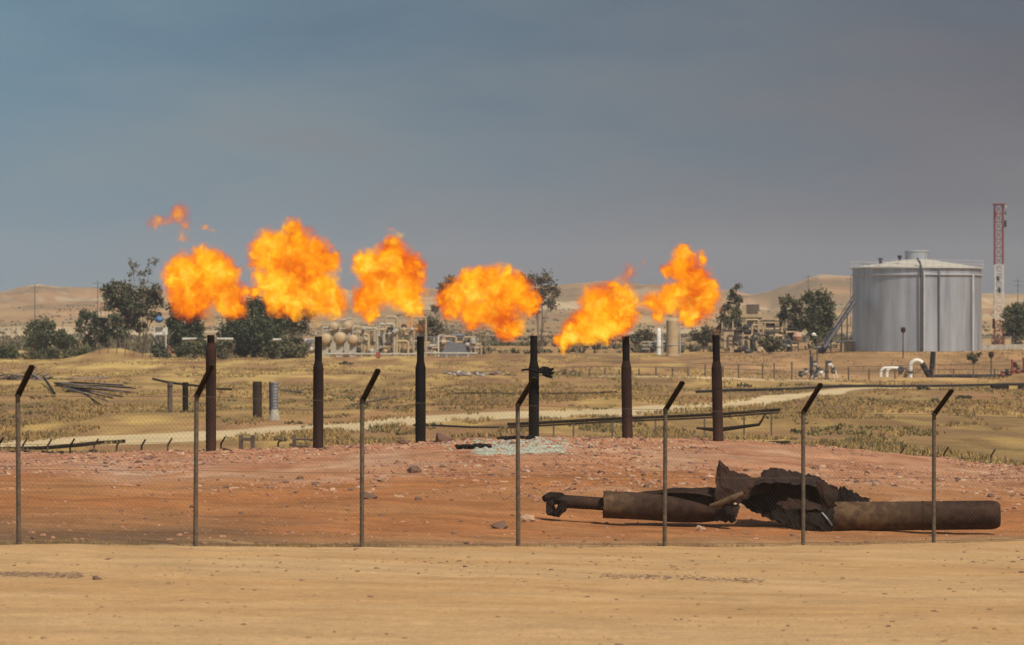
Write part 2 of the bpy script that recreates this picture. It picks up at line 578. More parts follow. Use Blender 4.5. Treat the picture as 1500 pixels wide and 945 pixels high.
def autosmooth(ob, ang=40):
    me = ob.data
    me.polygons.foreach_set('use_smooth', np.ones(len(me.polygons), dtype=bool))
    try:
        me.set_sharp_from_angle(angle=math.radians(ang))
    except Exception:
        pass
    return ob


# ------------------------------------------------------------------ the ground sheet, split by what it is made of
az_in = np.linspace(-0.20, 0.20, 440)
az_out = np.concatenate([np.linspace(.215, PI, 46)])
AZ = np.concatenate([-az_out[::-1][1:], az_in, az_out])       # -PI+ .. PI
RR = np.concatenate([[2.0, 6, 12, 18, 23], np.exp(np.linspace(math.log(27), math.log(700), 470)), np.exp(np.linspace(math.log(707), math.log(6000), 200))])
A2, R2 = np.meshgrid(AZ, RR)
GX, GY = R2 * np.sin(A2), R2 * np.cos(A2)
GZ = ground(GX, GY)
nr, na = GX.shape


def lin(r, g, b):
    f = lambda c: ((c / 255 + .055) / 1.055) ** 2.4 if c > 10 else c / 255 / 12.92
    return np.array([f(r), f(g), f(b)])


TRK = [(-200, 174), (0, 184), (300, 200), (500, 216), (700, 233), (900, 246), (1050, 262), (1120, 285), (1180, 310), (1240, 332), (1320, 352), (1400, 362), (1520, 372), (1800, 395)]
TRK_X = np.array([wx(a, b) for a, b in TRK]); TRK_Y = np.array([b for a, b in TRK], float)


def soil_colour(X, Y):
    R = np.sqrt(X * X + Y * Y)
    px = CX + FPX * X / np.maximum(Y, 1)
    c = np.zeros(X.shape + (3,))
    def put(mask, col):
        nonlocal c
        c = c * (1 - mask[..., None]) + np.asarray(col) * mask[..., None]
    tan = np.array([.455, .29, .138])
    put(np.ones_like(X), tan)
    put(sst(.45, .75, fbm(X * .1, Y * .35, 101, 3)) * .5, [.43, .245, .10])
    put(sst(.5, .8, fbm(X * .3, Y * .9, 102, 4)) * .35, [.50, .345, .185])
    fd = Y - fence_y(X)
    fz = sst(-.05, .35, fd + (fbm(X * .6, Y * .1, 103, 3) - .5) * .5)
    # red compound soil
    red = np.array([.36, .150, .055])
    cc = np.broadcast_to(red, c.shape).copy()
    def pute(mask, col):
        nonlocal cc
        cc = cc * (1 - mask[..., None]) + np.asarray(col) * mask[..., None]
    n1 = fbm(X * .25, Y * .16, 111, 5)
    n2 = fbm(X * .9, Y * .5, 112, 4)
    pute(sst(.42, .62, n1) * .6, [.36, .18, .075])
    pute(sst(84, 98, Y + 10 * (n1 - .5)) * .8, [.43, .23, .135])       # paler rubble crest
    pute(sst(.5, .7, n2) * sst(84, 96, Y) * .6, [.28, .105, .05])
    pute(sst(.55, .75, fbm(X * .5, Y * .35, 118, 4)) * sst(80, 90, Y) * .5, [.50, .33, .21])
    nearw = 1 - sst(1.5, 6.5, fd + 3 * (n1 - .5))
    pute(nearw * .8, [.33, .19, .09])
    leftd = (1 - sst(240, 560, px + 250 * (n2 - .5))) * (1 - sst(6, 19, fd + 9 * (n1 - .5)))
    pute(leftd * .9, [.17, .10, .052])
    stain = (1 - sst(.6, 2.6, fd + 1.2 * (n2 - .5))) * sst(.38, .55, fbm(X * .35, Y * .05, 120, 3)) * (1 - sst(620, 900, px))
    pute(stain * .8, [.16, .105, .055])
    pute(sst(.45, .65, n2) * (1 - sst(1, 4, fd)) * .6, [.42, .28, .13])
    pale = np.exp(-((px - 1130) / 190) ** 2 - ((Y - 82) / 2.2) ** 2)
    pute(np.clip(pale * 1.4, 0, 1) * sst(.35, .5, n2) * .8, [.56, .40, .26])
    pale = np.exp(-((px - 200) / 110) ** 2 - ((Y - 93) / 5) ** 2)
    pute(np.clip(pale * 1.2, 0, 1) * sst(.35, .5, n2) * .6, [.50, .36, .26])
    ash = np.exp(-((px - 765) / 74) ** 4 - ((Y - 103.0) / 5.5) ** 4)
    ash = sst(.35, .6, ash + (n2 - .5) * .5)
    pute(ash, [.40, .42, .33])
    c = c * (1 - fz[..., None]) + cc * fz[..., None]
    # dry field
    f = sst(111, 117, Y)
    fc = np.broadcast_to(np.array([.36, .225, .085]), c.shape).copy()
    def putf(mask, col):
        nonlocal fc
        fc = fc * (1 - mask[..., None]) + np.asarray(col) * mask[..., None]
    m1 = fbm(X / 9, Y / 22, 131, 5); m2 = fbm(X / 3, Y / 12, 132, 4); m3 = fbm(X / 26, Y / 30, 133, 4)
    putf(sst(.45, .6, m1) * .8, [.31, .165, .08])
    putf(sst(.5, .64, m2) * .7, [.45, .305, .10])
    putf(sst(.52, .66, m3) * .55 * (1 - sst(300, 420, Y)), [.23, .17, .07])
    putf((1 - sst(170, 200, Y)) * sst(1000, 1300, px) * .6, [.29, .205, .075])
    putf(sst(.58, .68, fbm(X / 5, Y / 26, 134, 5)) * .6, [.20, .115, .06])
    putf(sst(375, 410, Y) * sst(1000, 1100, px) * .75, [.37, .215, .105])
    putf(sst(300, 400, Y) * (1 - sst(500, 700, px)) * sst(.4, .55, m2) * .6, [.50, .355, .12])
    putf(sst(.5, .62, fbm(X / 4, Y / 40, 135, 5)) * .55, [.22, .13, .06])
    putf(np.exp(-((Y - 393) / 4.5) ** 2) * sst(840, 900, px) * (1 - sst(1220, 1250, px)) * .9, [.60, .47, .27])
    c = c * (1 - f[..., None]) + fc * f[..., None]
    # track
    ty = np.interp(X, TRK_X, TRK_Y)
    slope = np.gradient(TRK_Y, TRK_X)
    sl = np.interp(X, TRK_X, slope)
    dist = np.abs(Y - ty) / np.sqrt(1 + sl ** 2)
    hw = 5.0 - 3.3 * sst(235, 300, ty)
    tm = (1 - sst(hw * .85, hw * 1.2, dist + 1.6 * (m2 - .5))) * (Y > 120)
    c = c * (1 - tm[..., None]) + (np.array([.53, .41, .23]) * (.9 + .2 * m2[..., None])) * tm[..., None]
    # far ground and hills
    h = sst(560, 900, R)
    hn = fbm(X / 60, Y / 150, 141, 5); hn2 = fbm(X / 160, Y / 260, 142, 4); hs = fbm(X / 120 + .4 * hn, GZ_like(X, Y) / 3.2, 143, 4)
    hc = np.array([.38, .25, .11]) * (.45 + 1.0 * hn[..., None])
    hc = hc * (1 - (sst(.5, .62, hn2) * .6)[..., None]) + np.array([.34, .18, .085]) * (sst(.5, .62, hn2) * .6)[..., None]
    hc = hc * (1 - (sst(.55, .68, hs) * .7)[..., None]) + np.array([.52, .41, .25]) * (sst(.55, .68, hs) * .7)[..., None]
    hd = sst(.5, .66, fbm(X / 22, Y / 60, 144, 5)) * .75
    hc = hc * (1 - hd[..., None]) + np.array([.20, .14, .07]) * hd[..., None]
    c = c * (1 - h[..., None]) + hc * h[..., None]
    zone = np.zeros(X.shape, int)                 # 0 road 1 compound 2 field 3 track 4 hills
    zone[fd > .12] = 1
    zone[Y > 113] = 2
    zone[tm > .5] = 3
    zone[R > 1000] = 4
    return np.clip(c, 0, .9), zone


def GZ_like(X, Y):
    return ground(X, Y)


SCOL, ZONE = soil_colour(GX, GY)
ids = np.arange(nr * na).reshape(nr, na)
a_, b_, c_, d_ = ids[:-1, :-1], ids[:-1, 1:], ids[1:, 1:], ids[1:, :-1]
quads = np.stack([a_, d_, c_, b_], -1).reshape(-1, 4)[:, ::-1]
zq = ZONE[:-1, :-1].reshape(-1)
seam = np.stack([ids[:-1, -1], ids[:-1, 0], ids[1:, 0], ids[1:, -1]], -1)
quads = np.concatenate([quads, seam])
zq = np.concatenate([zq, ZONE[:-1, -1]])
VV = np.stack([GX, GY, GZ], -1).reshape(-1, 3)
VC = SCOL.reshape(-1, 3)


def sheet(name, sel, m):
    q = quads[sel]
    u, inv = np.unique(q, return_inverse=True)
    inv = inv.reshape(q.shape)
    me = D.meshes.new(name)
    me.from_pydata(VV[u].tolist(), [], inv.tolist())
    at = me.color_attributes.new('soil', 'FLOAT_COLOR', 'POINT')
    cc = np.concatenate([VC[u], np.ones((len(u), 1))], 1).astype(np.float32)
    at.data.foreach_set('color', cc.ravel())
    me.materials.append(m)
    me.polygons.foreach_set('use_smooth', np.ones(len(me.polygons), dtype=bool))
    me.update()
    ob = D.objects.new(name, me)
    COL.objects.link(ob)
    ob['kind'] = 'structure'
    return ob


sheet('dirt_road', zq == 0, M['road'])
sheet('compound_ground', zq == 1, M['red'])
sheet('field', zq == 2, M['field'])
sheet('gravel_track', zq == 3, M['soil'])
sheet('hills', zq == 4, M['hill'])


# ------------------------------------------------------------------ stones and rubble
def scatter(name, n, gen, mats, label, rmin, rmax, sq=.65, pw=2.5):
    mb = MB()
    for i in range(n):
        X, Y = gen()
        r = rmin + (rmax - rmin) * random.random() ** pw
        z = gz_fast(X, Y)
        mb.rock((X, Y, z + r * random.uniform(-.22, .15)), r, sq, mi=random.choices(range(len(mats)), weights=[5, 1.3, 1.2][:len(mats)])[0])
    o = mb.build(name, [M[k] for k in mats])
    tag(o, label, 'stones', kind='stuff')
    return o


_cache = {}
def gz_fast(X, Y):
    R = math.hypot(X, Y); A = math.atan2(X, Y)
    i = np.searchsorted(RR, R) - 1; j = np.searchsorted(AZ, A) - 1
    i = min(max(i, 0), nr - 2); j = min(max(j, 0), na - 2)
    fi = (R - RR[i]) / (RR[i + 1] - RR[i]); fj = (A - AZ[j]) / (AZ[j + 1] - AZ[j])
    return (GZ[i, j] * (1 - fj) + GZ[i, j + 1] * fj) * (1 - fi) + (GZ[i + 1, j] * (1 - fj) + GZ[i + 1, j + 1] * fj) * fi


def inpx(lo=-60, hi=1560):
    return lo + (hi - lo) * random.random()


def gen_crest():
    while True:
        Y = 78 + 34 * random.random() ** .6
        px = inpx()
        X = wx(px, Y)
        if vnoise(X * .4, Y * .2, 301) + random.random() * .5 > .62:
            return X, Y


def gen_yard():
    while True:
        X = wx(inpx(), 80); X = X * random.uniform(.7, 1.05)
        Y = fence_y(X) + .4 + 25 * random.random()
        return X, Y


def gen_road():
    while True:
        Y = 35 + 30 * random.random() ** 1.1
        X = wx(inpx(), Y)
        if random.random() < .22:
            px = random.uniform(-20, 120) if random.random() < .6 else random.uniform(880, 1120)
            Y = random.gauss(48.3, .25) if px < 200 else random.gauss(51, .3)
            return wx(px, Y), Y
        fd = Y - fence_y(X)
        if fd > -.2:
            continue
        w = .3 + .9 * math.exp(-((fd + 7) / 2.2) ** 2)
        if random.random() < w and vnoise(X * .5, Y * 1.2, 303) > .42:
            return X, Y


scatter('crest_rubble', 11000, gen_crest, ['stone_red', 'stone_pale', 'stone_dark'], 'loose red and pale rubble strewn over the mound around the flare pipes', .018, .115, .65, 3.2)
scatter('yard_pebbles', 1500, gen_yard, ['stone_red', 'stone_tan', 'stone_dark'], 'small stones scattered on red soil just behind the wire fence', .015, .07)
scatter('road_pebbles', 4200, gen_road, ['stone_tan', 'stone_dark'], 'small dark stones and clods scattered over the tan dirt road', .008, .045, .5, 4)


def gen_ash():
    Y = random.gauss(103.5, 2.3); px = random.gauss(765, 42)
    return wx(px, Y), Y


scatter('ash_clods', 1300, gen_ash, ['ash_stone', 'stone_pale'], 'pale grey green clods covering the burnt patch at the fourth flare pipe', .02, .09)

# dark crust streaks on the ash
mb = MB()
for (pa, pb, Yc) in ((672, 716, 101.5), (736, 780, 106.0)):
    for i in range(26):
        px = pa + (pb - pa) * i / 25
        Y = Yc + random.uniform(-.15, .15)
        mb.rock(G(px, Y, .05), random.uniform(.09, .17), .6)
tag(mb.build('burnt_crust', M['soot']), 'broken black burnt crust lying on the grey green ash patch', 'burnt crust', kind='stuff')

ROCKS = [
    (772, 72.0, .16, 'stone_pale', 'pale round stone between the fourth fence post and the pipe wreck'),
    (732, 69.5, .17, 'stone_dark', 'dark brown lump of soil just left of the fourth fence post'),
    (541, 79.0, .17, 'stone_dark', 'dark brown clod right of the third fence post'),
    (607, 90.0, .18, 'stone_dark', 'dark rock in the rubble below the third flare pipe'),
    (646, 106.5, .30, 'stone_dark', 'large charred rock on the ridge right of the third flare pipe'),
    (592, 107.0, .17, 'stone_dark', 'small dark rock on the ridge left of the third flare pipe'),
    (560, 86.5, .15, 'stone_pale', 'pale rock on the red slope right of the third fence post'),
    (1026, 71.2, .12, 'stone_pale', 'small pale stone in front of the split pipe section'),
    (141, 47.5, .07, 'stone_dark', 'dark clod on the tan road in front of the first two fence posts'),
]
for px, Y, r, m, lab in ROCKS:
    mb = MB(); o = G(px, Y, r * .3)
    mb.rock(o, r, .7)
    mb.rock(o + Vector((r * .5, .02, -r * .1)), r * .6, .7)
    tag(mb.build('rock', M[m], origin=o), lab, 'rock', 'larger single rocks')


# ------------------------------------------------------------------ dry grass and weeds
def tufts(name, n, gen, mats, label, hmin, hmax, blades=5, spread=1.0, wid=.03):
    mb = MB()
    V = []; F = []; MI = []
    for i in range(n):
        X, Y = gen()
        z = gz_fast(X, Y) - .02
        h = random.uniform(hmin, hmax)
        mi = random.choices(range(len(mats)), weights=[3, 2, 1][:len(mats)])[0]
        for b in range(blades):
            a = random.random() * 6.28; l = random.uniform(.2, .9) * h * spread
            a2 = a + 1.57
            w = wid * random.uniform(.7, 1.5)
            bx, by = X + math.cos(a) * l * .25, Y + math.sin(a) * l * .25
            k = len(V)
            V += [(bx - math.cos(a2) * w, by - math.sin(a2) * w, z), (bx + math.cos(a2) * w, by + math.sin(a2) * w, z), (X + math.cos(a) * l, Y + math.sin(a) * l, z + h * random.uniform(.6, 1))]
            F.append((k, k + 1, k + 2)); MI.append(mi)
    mb.v = V; mb.f = F; mb.m = MI
    o = mb.build(name, [M[k] for k in mats])
    return tag(o, label, 'grass', kind='stuff')


def on_track(X, Y):
    ty = float(np.interp(X, TRK_X, TRK_Y))
    return abs(Y - ty) < 6.5


def gen_field():
    while True:
        Y = 150 * (3.35 ** random.random())
        X = wx(inpx(), Y)
        if on_track(X, Y): continue
        if vnoise(X / 8, Y / 22, 401) * .6 + vnoise(X / 2.5, Y / 8, 402) * .5 > .55:
            return X, Y


tufts('dry_grass', 32000, gen_field, ['straw', 'straw_olive', 'leaf_brown'], 'dry straw coloured grass growing over the field beyond the flare pipes', .12, .38, 4, 1.0, .035)


def gen_green():
    while True:
        Y = 150 * (2.8 ** random.random())
        X = wx(inpx(), Y)
        if on_track(X, Y): continue
        if vnoise(X / 6, Y / 26, 411) * .7 + vnoise(X / 1.6, Y / 7, 412) * .5 > .86:
            return X, Y


tufts('green_weeds', 3800, gen_green, ['straw_olive', 'leaf_olive'], 'low olive green weeds in patches across the dry field', .12, .34, 6, 1.3, .045)


def gen_wire():
    while True:
        px = random.choice([random.gauss(450, 55), random.gauss(1000, 260), random.gauss(120, 90)])
        Y0 = 60
        X = wx(px, 60)
        Y = fence_y(X) + abs(random.gauss(.15, .5)) + .05
        if abs(X) < 9.3:
            return X, Y


tufts('fence_weeds', 1300, gen_wire, ['straw', 'leaf_brown', 'straw_olive'], 'thin dry weeds growing along the foot of the near wire fence', .03, .12, 5, 1.4, .004)


# ------------------------------------------------------------------ near fence
FX0, FY0, FS, FT = -7.953, 55.0, 2.687, 1.85
fdir = Vector((FS, FT, 0)).normalized()
fout = Vector((fdir.y, -fdir.x, 0))
fence = thing('chain_link_fence', (FX0 + 3 * FS, FY0 + 3 * FT, gz(FX0 + 3 * FS, FY0 + 3 * FT)),
              'near chain link fence with tall brown posts whose arms bend right, along the tan road', 'fence')
foot_py = {0: 798, 1: 797, 2: 803, 3: 802, 4: 803, 5: 800, 6: 797}
bend_py = {0: 577, 1: 578, 2: 585, 3: 591, 4: 598, 5: 602, 6: 605}
tilt = {0: -.03, 1: .035, 2: .01, 3: -.02, 4: .03, 5: .0, 6: .01}
fposts = []
for i in range(-2, 9):
    X, Y = FX0 + i * FS, FY0 + i * FT
    gzz = gz(X, Y)
    bz = CAMZ - (bend_py.get(i, 576 + 5 * i) - CY) / FPX * Y
    fposts.append((i, X, Y, gzz, bz))
    t = tilt.get(i, 0) * .6
    a = Vector((X - t * .4, Y, gzz - .25)); b = Vector((X + t * .6, Y, bz))
    mb = MB()
    # square hollow section
    mb.tube([a, b], .038, 8, mi=0)
    # angled arm, flat iron welded on the tube
    arm = fout * .50 + Vector((0, 0, .50 + .03 * (i % 3 - 1)))
    c = b + arm
    ax = arm.normalized(); side = fdir
    nrm = ax.cross(side).normalized()
    for (w, th, off) in ((.078, .012, 0.0), (.012, .05, .033)):
        vs = []
        for p in (b - ax * .05, c):
            for sgn in (-1, 1):
                for q in (-1, 1):
                    vs.append(p + side * (off + sgn * w / 2) + nrm * (q * th / 2 - (.03 if off else 0)))
        mb.add(vs, [(0, 1, 3, 2), (4, 6, 7, 5), (0, 4, 5, 1), (2, 3, 7, 6), (0, 2, 6, 4), (1, 5, 7, 3)], 1)
    mb.build('post', [M['post'], M['arm']], fence)
for k in range(len(fposts) - 1):
    i0, X0, Y0, g0, b0 = fposts[k]; i1, X1, Y1, g1, b1 = fposts[k + 1]
    mb = MB()
    L = math.hypot(X1 - X0, Y1 - Y0)
    H = min(b0 - g0, b1 - g1) - .02
    step = .062
    def pt(s, h):
        f = s / L
        g = g0 + (g1 - g0) * f + .01; bt = b0 + (b1 - b0) * f - .01
        z = g + (bt - g) * (h / H)
        bul = .03 * math.sin(s * 2.1 + k) * math.sin(h * 1.9)
        return Vector((X0 + (X1 - X0) * f, Y0 + (Y1 - Y0) * f, z)) - fout * (.045 + bul)
    for sg in (1, -1):
        s = -H
        while s < L + H:
            pts = []
            # line goes from (s,0) to (s+H,H) or (s,H)->(s+H,0)
            sa, sb = max(0, s), min(L, s + H)
            if sb - sa > .05:
                m = max(2, int((sb - sa) / .6) + 1)
                for q in range(m):
                    ss = sa + (sb - sa) * q / (m - 1)
                    hh = (ss - s) if sg == 1 else H - (ss - s)
                    pts.append(pt(ss, hh))
                mb.tube(pts, .00115, 3, cap=False)
            s += step * 1.414
    mo = mb.build('wire_mesh', M['wire'], fence)
    mo['kind'] = 'stuff'
    for h in (.03, H * .5, H - .02):
        mb = MB()
        mb.tube([pt(L * q / 6, h) - Vector((0, 0, .01 * math.sin(PI * q / 6))) for q in range(7)], .0032, 4, cap=False)
        mb.build('tension_wire', M['wire'], fence)

# ------------------------------------------------------------------ flare stacks
STK = [(309, 663, 491, 'stack_rust', 'dark rusty flare pipe leftmost of the six, behind the second fence post', 0),
       (466, 655, 493, 'stack_mid', 'second flare pipe from the left, dark brown with a narrow tip', 0),
       (616, 648, 493, 'soot', 'sooty black flare pipe third from the left, beside a charred rock', 0),
       (782, 640, 492, 'soot', 'black flare pipe rising from the grey green ash patch', 0),
       (919, 638, 493, 'stack_rust', 'brown flare pipe under the ragged low flame, fifth from the left', 0),
       (1052, 645, 491, 'stack_rust', 'rightmost flare pipe, purplish brown with a black tip', 0)]
YS = 107.6
for px, pb, ptop, mk, lab, _ in STK:
    b = G(px, YS)
    k = YS / FPX
    top = CAMZ - (ptop - CY) * k
    sh = CAMZ - ((538 if px not in (309,) else 512) - CY) * k
    t = thing('flare_stack', b, lab, 'flare stack', 'the six flare pipes in a row')
    R1, R2 = 7.6 * k, 5.3 * k
    lean = {309: .0, 466: .01, 919: -.05, 1052: -.07}.get(px, 0)
    def pp(z):
        return Vector((b.x + lean * (z - b.z) / (top - b.z), b.y, z))
    mb = MB()
    mb.tube([pp(b.z - .3), pp(sh)], R1, 24)
    ob = mb.build('lower_pipe', M[mk], t); autosmooth(ob)
    mb = MB()
    mb.tube([pp(sh - .01), pp(sh + .16), pp(sh + .2)], [R1 * .99, R2 * 1.08, R2 * 1.02], 24)
    ob = mb.build('reducer', M[mk], t); autosmooth(ob)
    mb = MB()
    mb.pipe(pp(sh + .12), pp(top), R2, .02, 24, jag={1: .02, 2: .02})
    ob = mb.build('flare_tip', M['soot'], t); autosmooth(ob)
    for zz in (.33, .72):
        mb = MB()
        z = b.z + (sh - b.z) * zz
        mb.lathe([(R1, -.015), (R1 + .012, -.012), (R1 + .012, .012), (R1, .015)], pp(z), 24)
        mb.build('weld_band', M[mk], t)


# ------------------------------------------------------------------ flames (burning gas: emitting, absorbing volumes)
def flame_material(name, blobs, strength=1.0, thin=1.0, seed=0.0):
    m = D.materials.new(name)
    m.use_nodes = True
    t = m.node_tree
    for n in list(t.nodes):
        t.nodes.remove(n)
    out = nd(t, 'ShaderNodeOutputMaterial')
    tcn = nd(t, 'ShaderNodeTexCoord')
    pos = tcn.outputs['Object']
    def noise(vec, sc, det, off, rough=.6):
        mpn = nd(t, 'ShaderNodeMapping'); mpn.inputs['Location'].default_value = (off + seed, off * .7 - seed, off * 1.3)
        lk(t, vec, mpn.inputs[0])
        n = nd(t, 'ShaderNodeTexNoise'); n.inputs['Scale'].default_value = sc; n.inputs['Detail'].default_value = det; n.inputs['Roughness'].default_value = rough
        lk(t, mpn.outputs[0], n.inputs[0])
        return n
    def warp(vec, sc, det, amp, off):
        n = noise(vec, sc, det, off)
        s = nd(t, 'ShaderNodeVectorMath', operation='SUBTRACT'); lk(t, n.outputs['Color'], s.inputs[0]); s.inputs[1].default_value = (.5, .5, .5)
        k = nd(t, 'ShaderNodeVectorMath', operation='SCALE'); lk(t, s.outputs[0], k.inputs[0]); k.inputs['Scale'].default_value = amp
        a = nd(t, 'ShaderNodeVectorMath', operation='ADD'); lk(t, vec, a.inputs[0]); lk(t, k.outputs[0], a.inputs[1])
        return a.outputs[0]
    w = warp(pos, 1.5 if thin == 1.0 else 2.6, 2, .55, 3.1)
    w = warp(w, 4.2 if thin == 1.0 else 6.5, 3, .34 if thin == 1.0 else .42, 7.7)
    cur = None
    for (x, y, z, r) in blobs:
        dn = nd(t, 'ShaderNodeVectorMath', operation='DISTANCE')
        lk(t, w, dn.inputs[0]); dn.inputs[1].default_value = (x, y, z)
        v = mth(t, 'MULTIPLY_ADD', dn.outputs['Value'], -1.0 / r, 1.0)
        v = mth(t, 'MULTIPLY', v, min(1.0, .55 + r))
        cur = v if cur is None else mth(t, 'SMOOTH_MAX', cur, v, .12)
    n1 = noise(w, 2.4, 6, 1.0, .62)
    n2 = noise(w, 5.5, 6, 5.0, .68)
    body = mth(t, 'ADD', mth(t, 'ADD', cur, mth(t, 'MULTIPLY', mth(t, 'SUBTRACT', n1.outputs[0], .5), 1.0 if thin == 1.0 else 1.7)),
               mth(t, 'MULTIPLY', mth(t, 'SUBTRACT', n2.outputs[0], .5), 1.25))
    dens = ramp(t, body, [(.03, 0.0), (.12, .02 * thin), (.27, .13 * thin), (.42, .45 * thin), (.62, 1.0 * thin)])
    n0 = noise(w, .95, 2, 9.0, .5)
    heat = mth(t, 'ADD', mth(t, 'MULTIPLY_ADD', cur, 1.25, -.16), mth(t, 'ADD', mth(t, 'MULTIPLY', mth(t, 'SUBTRACT', n2.outputs[0], .5), 2.2), mth(t, 'MULTIPLY', mth(t, 'SUBTRACT', n1.outputs[0], .5), 1.8)))
    heat = mth(t, 'ADD', heat, mth(t, 'MULTIPLY', mth(t, 'SUBTRACT', n0.outputs[0], .46 if thin == 1.0 else .58), 1.6))
    colr = ramp(t, heat, [(0.0, (.60, .065, .010)), (.16, (.88, .14, .008)), (.36, (1.0, .26, .008)), (.56, (1.05, .41, .010)), (.75, (1.1, .58, .015)), (1.0, (1.1, .74, .09))])
    ab = nd(t, 'ShaderNodeVolumeAbsorption')
    ab.inputs['Color'].default_value = (0, 0, 0, 1)
    d = mth(t, 'MULTIPLY', dens, 14.0)
    lk(t, d, ab.inputs['Density'])
    em = nd(t, 'ShaderNodeEmission')
    lk(t, colr, em.inputs[0])
    lk(t, mth(t, 'MULTIPLY', dens, 14.0 * strength), em.inputs[1])
    ad = nd(t, 'ShaderNodeAddShader')
    lk(t, ab.outputs[0], ad.inputs[0]); lk(t, em.outputs[0], ad.inputs[1])
    lk(t, ad.outputs[0], out.inputs['Volume'])
    try:
        m.cycles.volume_step_rate = 1.0
    except Exception:
        pass
    return m


def container(blobs, grow, vox):
    """one closed lumpy skin round the blobs"""
    mb = MB()
    for (x, y, z, r) in blobs:
        R = r * grow + .05
        n = 14
        prof = [(max(R * math.sin(PI * i / 9), 0.0001 if i in (0, 9) else 0), -R * math.cos(PI * i / 9)) for i in range(10)]
        vs = []; fs = []
        mb.lathe(prof, (x, y, z), n)
    me = D.meshes.new('tmp')
    me.from_pydata([tuple(v) for v in mb.v], [], mb.f)
    ob = D.objects.new('tmp', me)
    COL.objects.link(ob)
    md = ob.modifiers.new('r', 'REMESH'); md.mode = 'VOXEL'; md.voxel_size = vox
    dg = bpy.context.evaluated_depsgraph_get()
    me2 = D.meshes.new_from_object(ob.evaluated_get(dg))
    D.objects.remove(ob); D.meshes.remove(me)
    v = np.empty(len(me2.vertices) * 3); me2.vertices.foreach_get('co', v); v = v.reshape(-1, 3)
    nn = np.empty(len(me2.vertices) * 3); me2.vertices.foreach_get('normal', nn); nn = nn.reshape(-1, 3)
    k = (vnoise(v[:, 0] * 3 + v[:, 1], v[:, 2] * 3 - v[:, 1], 77) - .5) * .12
    me2.vertices.foreach_set('co', (v + nn * k[:, None]).ravel())
    return me2


FLM = [
    ('wide orange flame above the leftmost flare pipe, with torn scraps high over it', (309, 430),
     [(275, 405, 32), (300, 393, 28), (323, 403, 27), (283, 437, 28), (264, 428, 20), (333, 433, 25), (345, 449, 17), (312, 418, 27), (357, 428, 10)],
     [(262, 315, 15), (229, 325, 11), (246, 322, 8), (272, 326, 9), (267, 349, 10), (301, 332, 8), (320, 345, 7)]),
    ('tallest and biggest flame, ragged at the top, above the second flare pipe', (432, 400),
     [(402, 372, 33), (430, 358, 26), (455, 382, 32), (428, 400, 36), (402, 412, 28), (458, 425, 33), (481, 440, 24), (430, 442, 22), (482, 385, 16), (405, 442, 18), (380, 372, 17), (376, 428, 10), (430, 336, 14), (490, 455, 12)],
     [(452, 342, 10), (496, 375, 9), (369, 395, 8)]),
    ('blocky bright yellow orange flame above the third flare pipe', (570, 415),
     [(545, 392, 26), (575, 382, 28), (600, 392, 21), (560, 418, 30), (592, 422, 28), (537, 438, 23), (545, 456, 15), (601, 447, 16), (575, 361, 14), (529, 378, 13), (611, 456, 10), (613, 400, 11)],
     [(573, 338, 7), (584, 345, 6)]),
    ('wide spreading flame just left of the fourth flare pipe with a drooping lower lobe', (715, 445),
     [(665, 440, 22), (690, 420, 25), (720, 415, 25), (750, 424, 26), (770, 442, 20), (730, 449, 30), (695, 458, 23), (745, 480, 18), (660, 455, 14), (743, 402, 14), (702, 402, 13), (779, 455, 11), (650, 440, 11)],
     None),
    ('low ragged flame leaning down to the left from the fifth flare pipe', (875, 465),
     [(878, 448, 28), (905, 438, 25), (897, 462, 28), (860, 475, 25), (920, 455, 18), (840, 488, 18), (828, 497, 14), (826, 509, 8), (914, 472, 15), (882, 484, 17), (860, 492, 12), (848, 478, 14)],
     [(922, 402, 12), (943, 384, 5), (912, 408, 8)]),
    ('narrow rising flame with a forked tip, rightmost, left of the last flare pipe', (1005, 420),
     [(1000, 392, 20), (1000, 373, 15), (1016, 380, 10), (1018, 412, 25), (1030, 438, 23), (1005, 430, 26), (978, 438, 21), (956, 444, 15), (1012, 460, 18), (980, 394, 12), (1032, 378, 9), (965, 460, 11), (1041, 420, 14)],
     None),
]
YF = 107.4
kf = YF / FPX
for fi, (lab, (ox, oy), bl, wisps) in enumerate(FLM):
    o = P(ox, oy, YF)
    rr = random.Random(40 + fi)
    def loc(b):
        q = P(b[0], b[1], YF) - o
        return (q.x, rr.uniform(-.45, .45) * b[2] * kf, q.z, b[2] * kf * 1.33)
    B = [loc(b) for b in bl]
    me = container(B, 1.0, .09)
    me.name = 'flame'
    me.materials.append(flame_material('burning_gas', B, 1.06, 1.0, fi * 11.3))
    ob = D.objects.new('flame', me); COL.objects.link(ob); ob.location = o
    ob['_w'] = tuple(o)
    tag(ob, lab, 'flame', 'flames over the flare pipes')
    if wisps:
        rr = random.Random(90 + fi)
        Bw = [loc(b) for b in wisps]
        wm = flame_material('thin_burning_gas', Bw, .95, .22, fi * 7.1 + 3)
        groups = []
        for b in Bw:
            hit = [g for g in groups if any(math.dist(b[:3], q[:3]) < (b[3] + q[3]) * 1.15 + .12 for q in g)]
            new = [b] + [q for g in hit for q in g]
            groups = [g for g in groups if g not in hit] + [new]
        for gq in groups:
            me = container(gq, 1.3, .06)
            me.name = 'wisp'
            me.materials.append(wm)
            wb = D.objects.new('flame_wisp', me); COL.objects.link(wb)
            wb.parent = ob


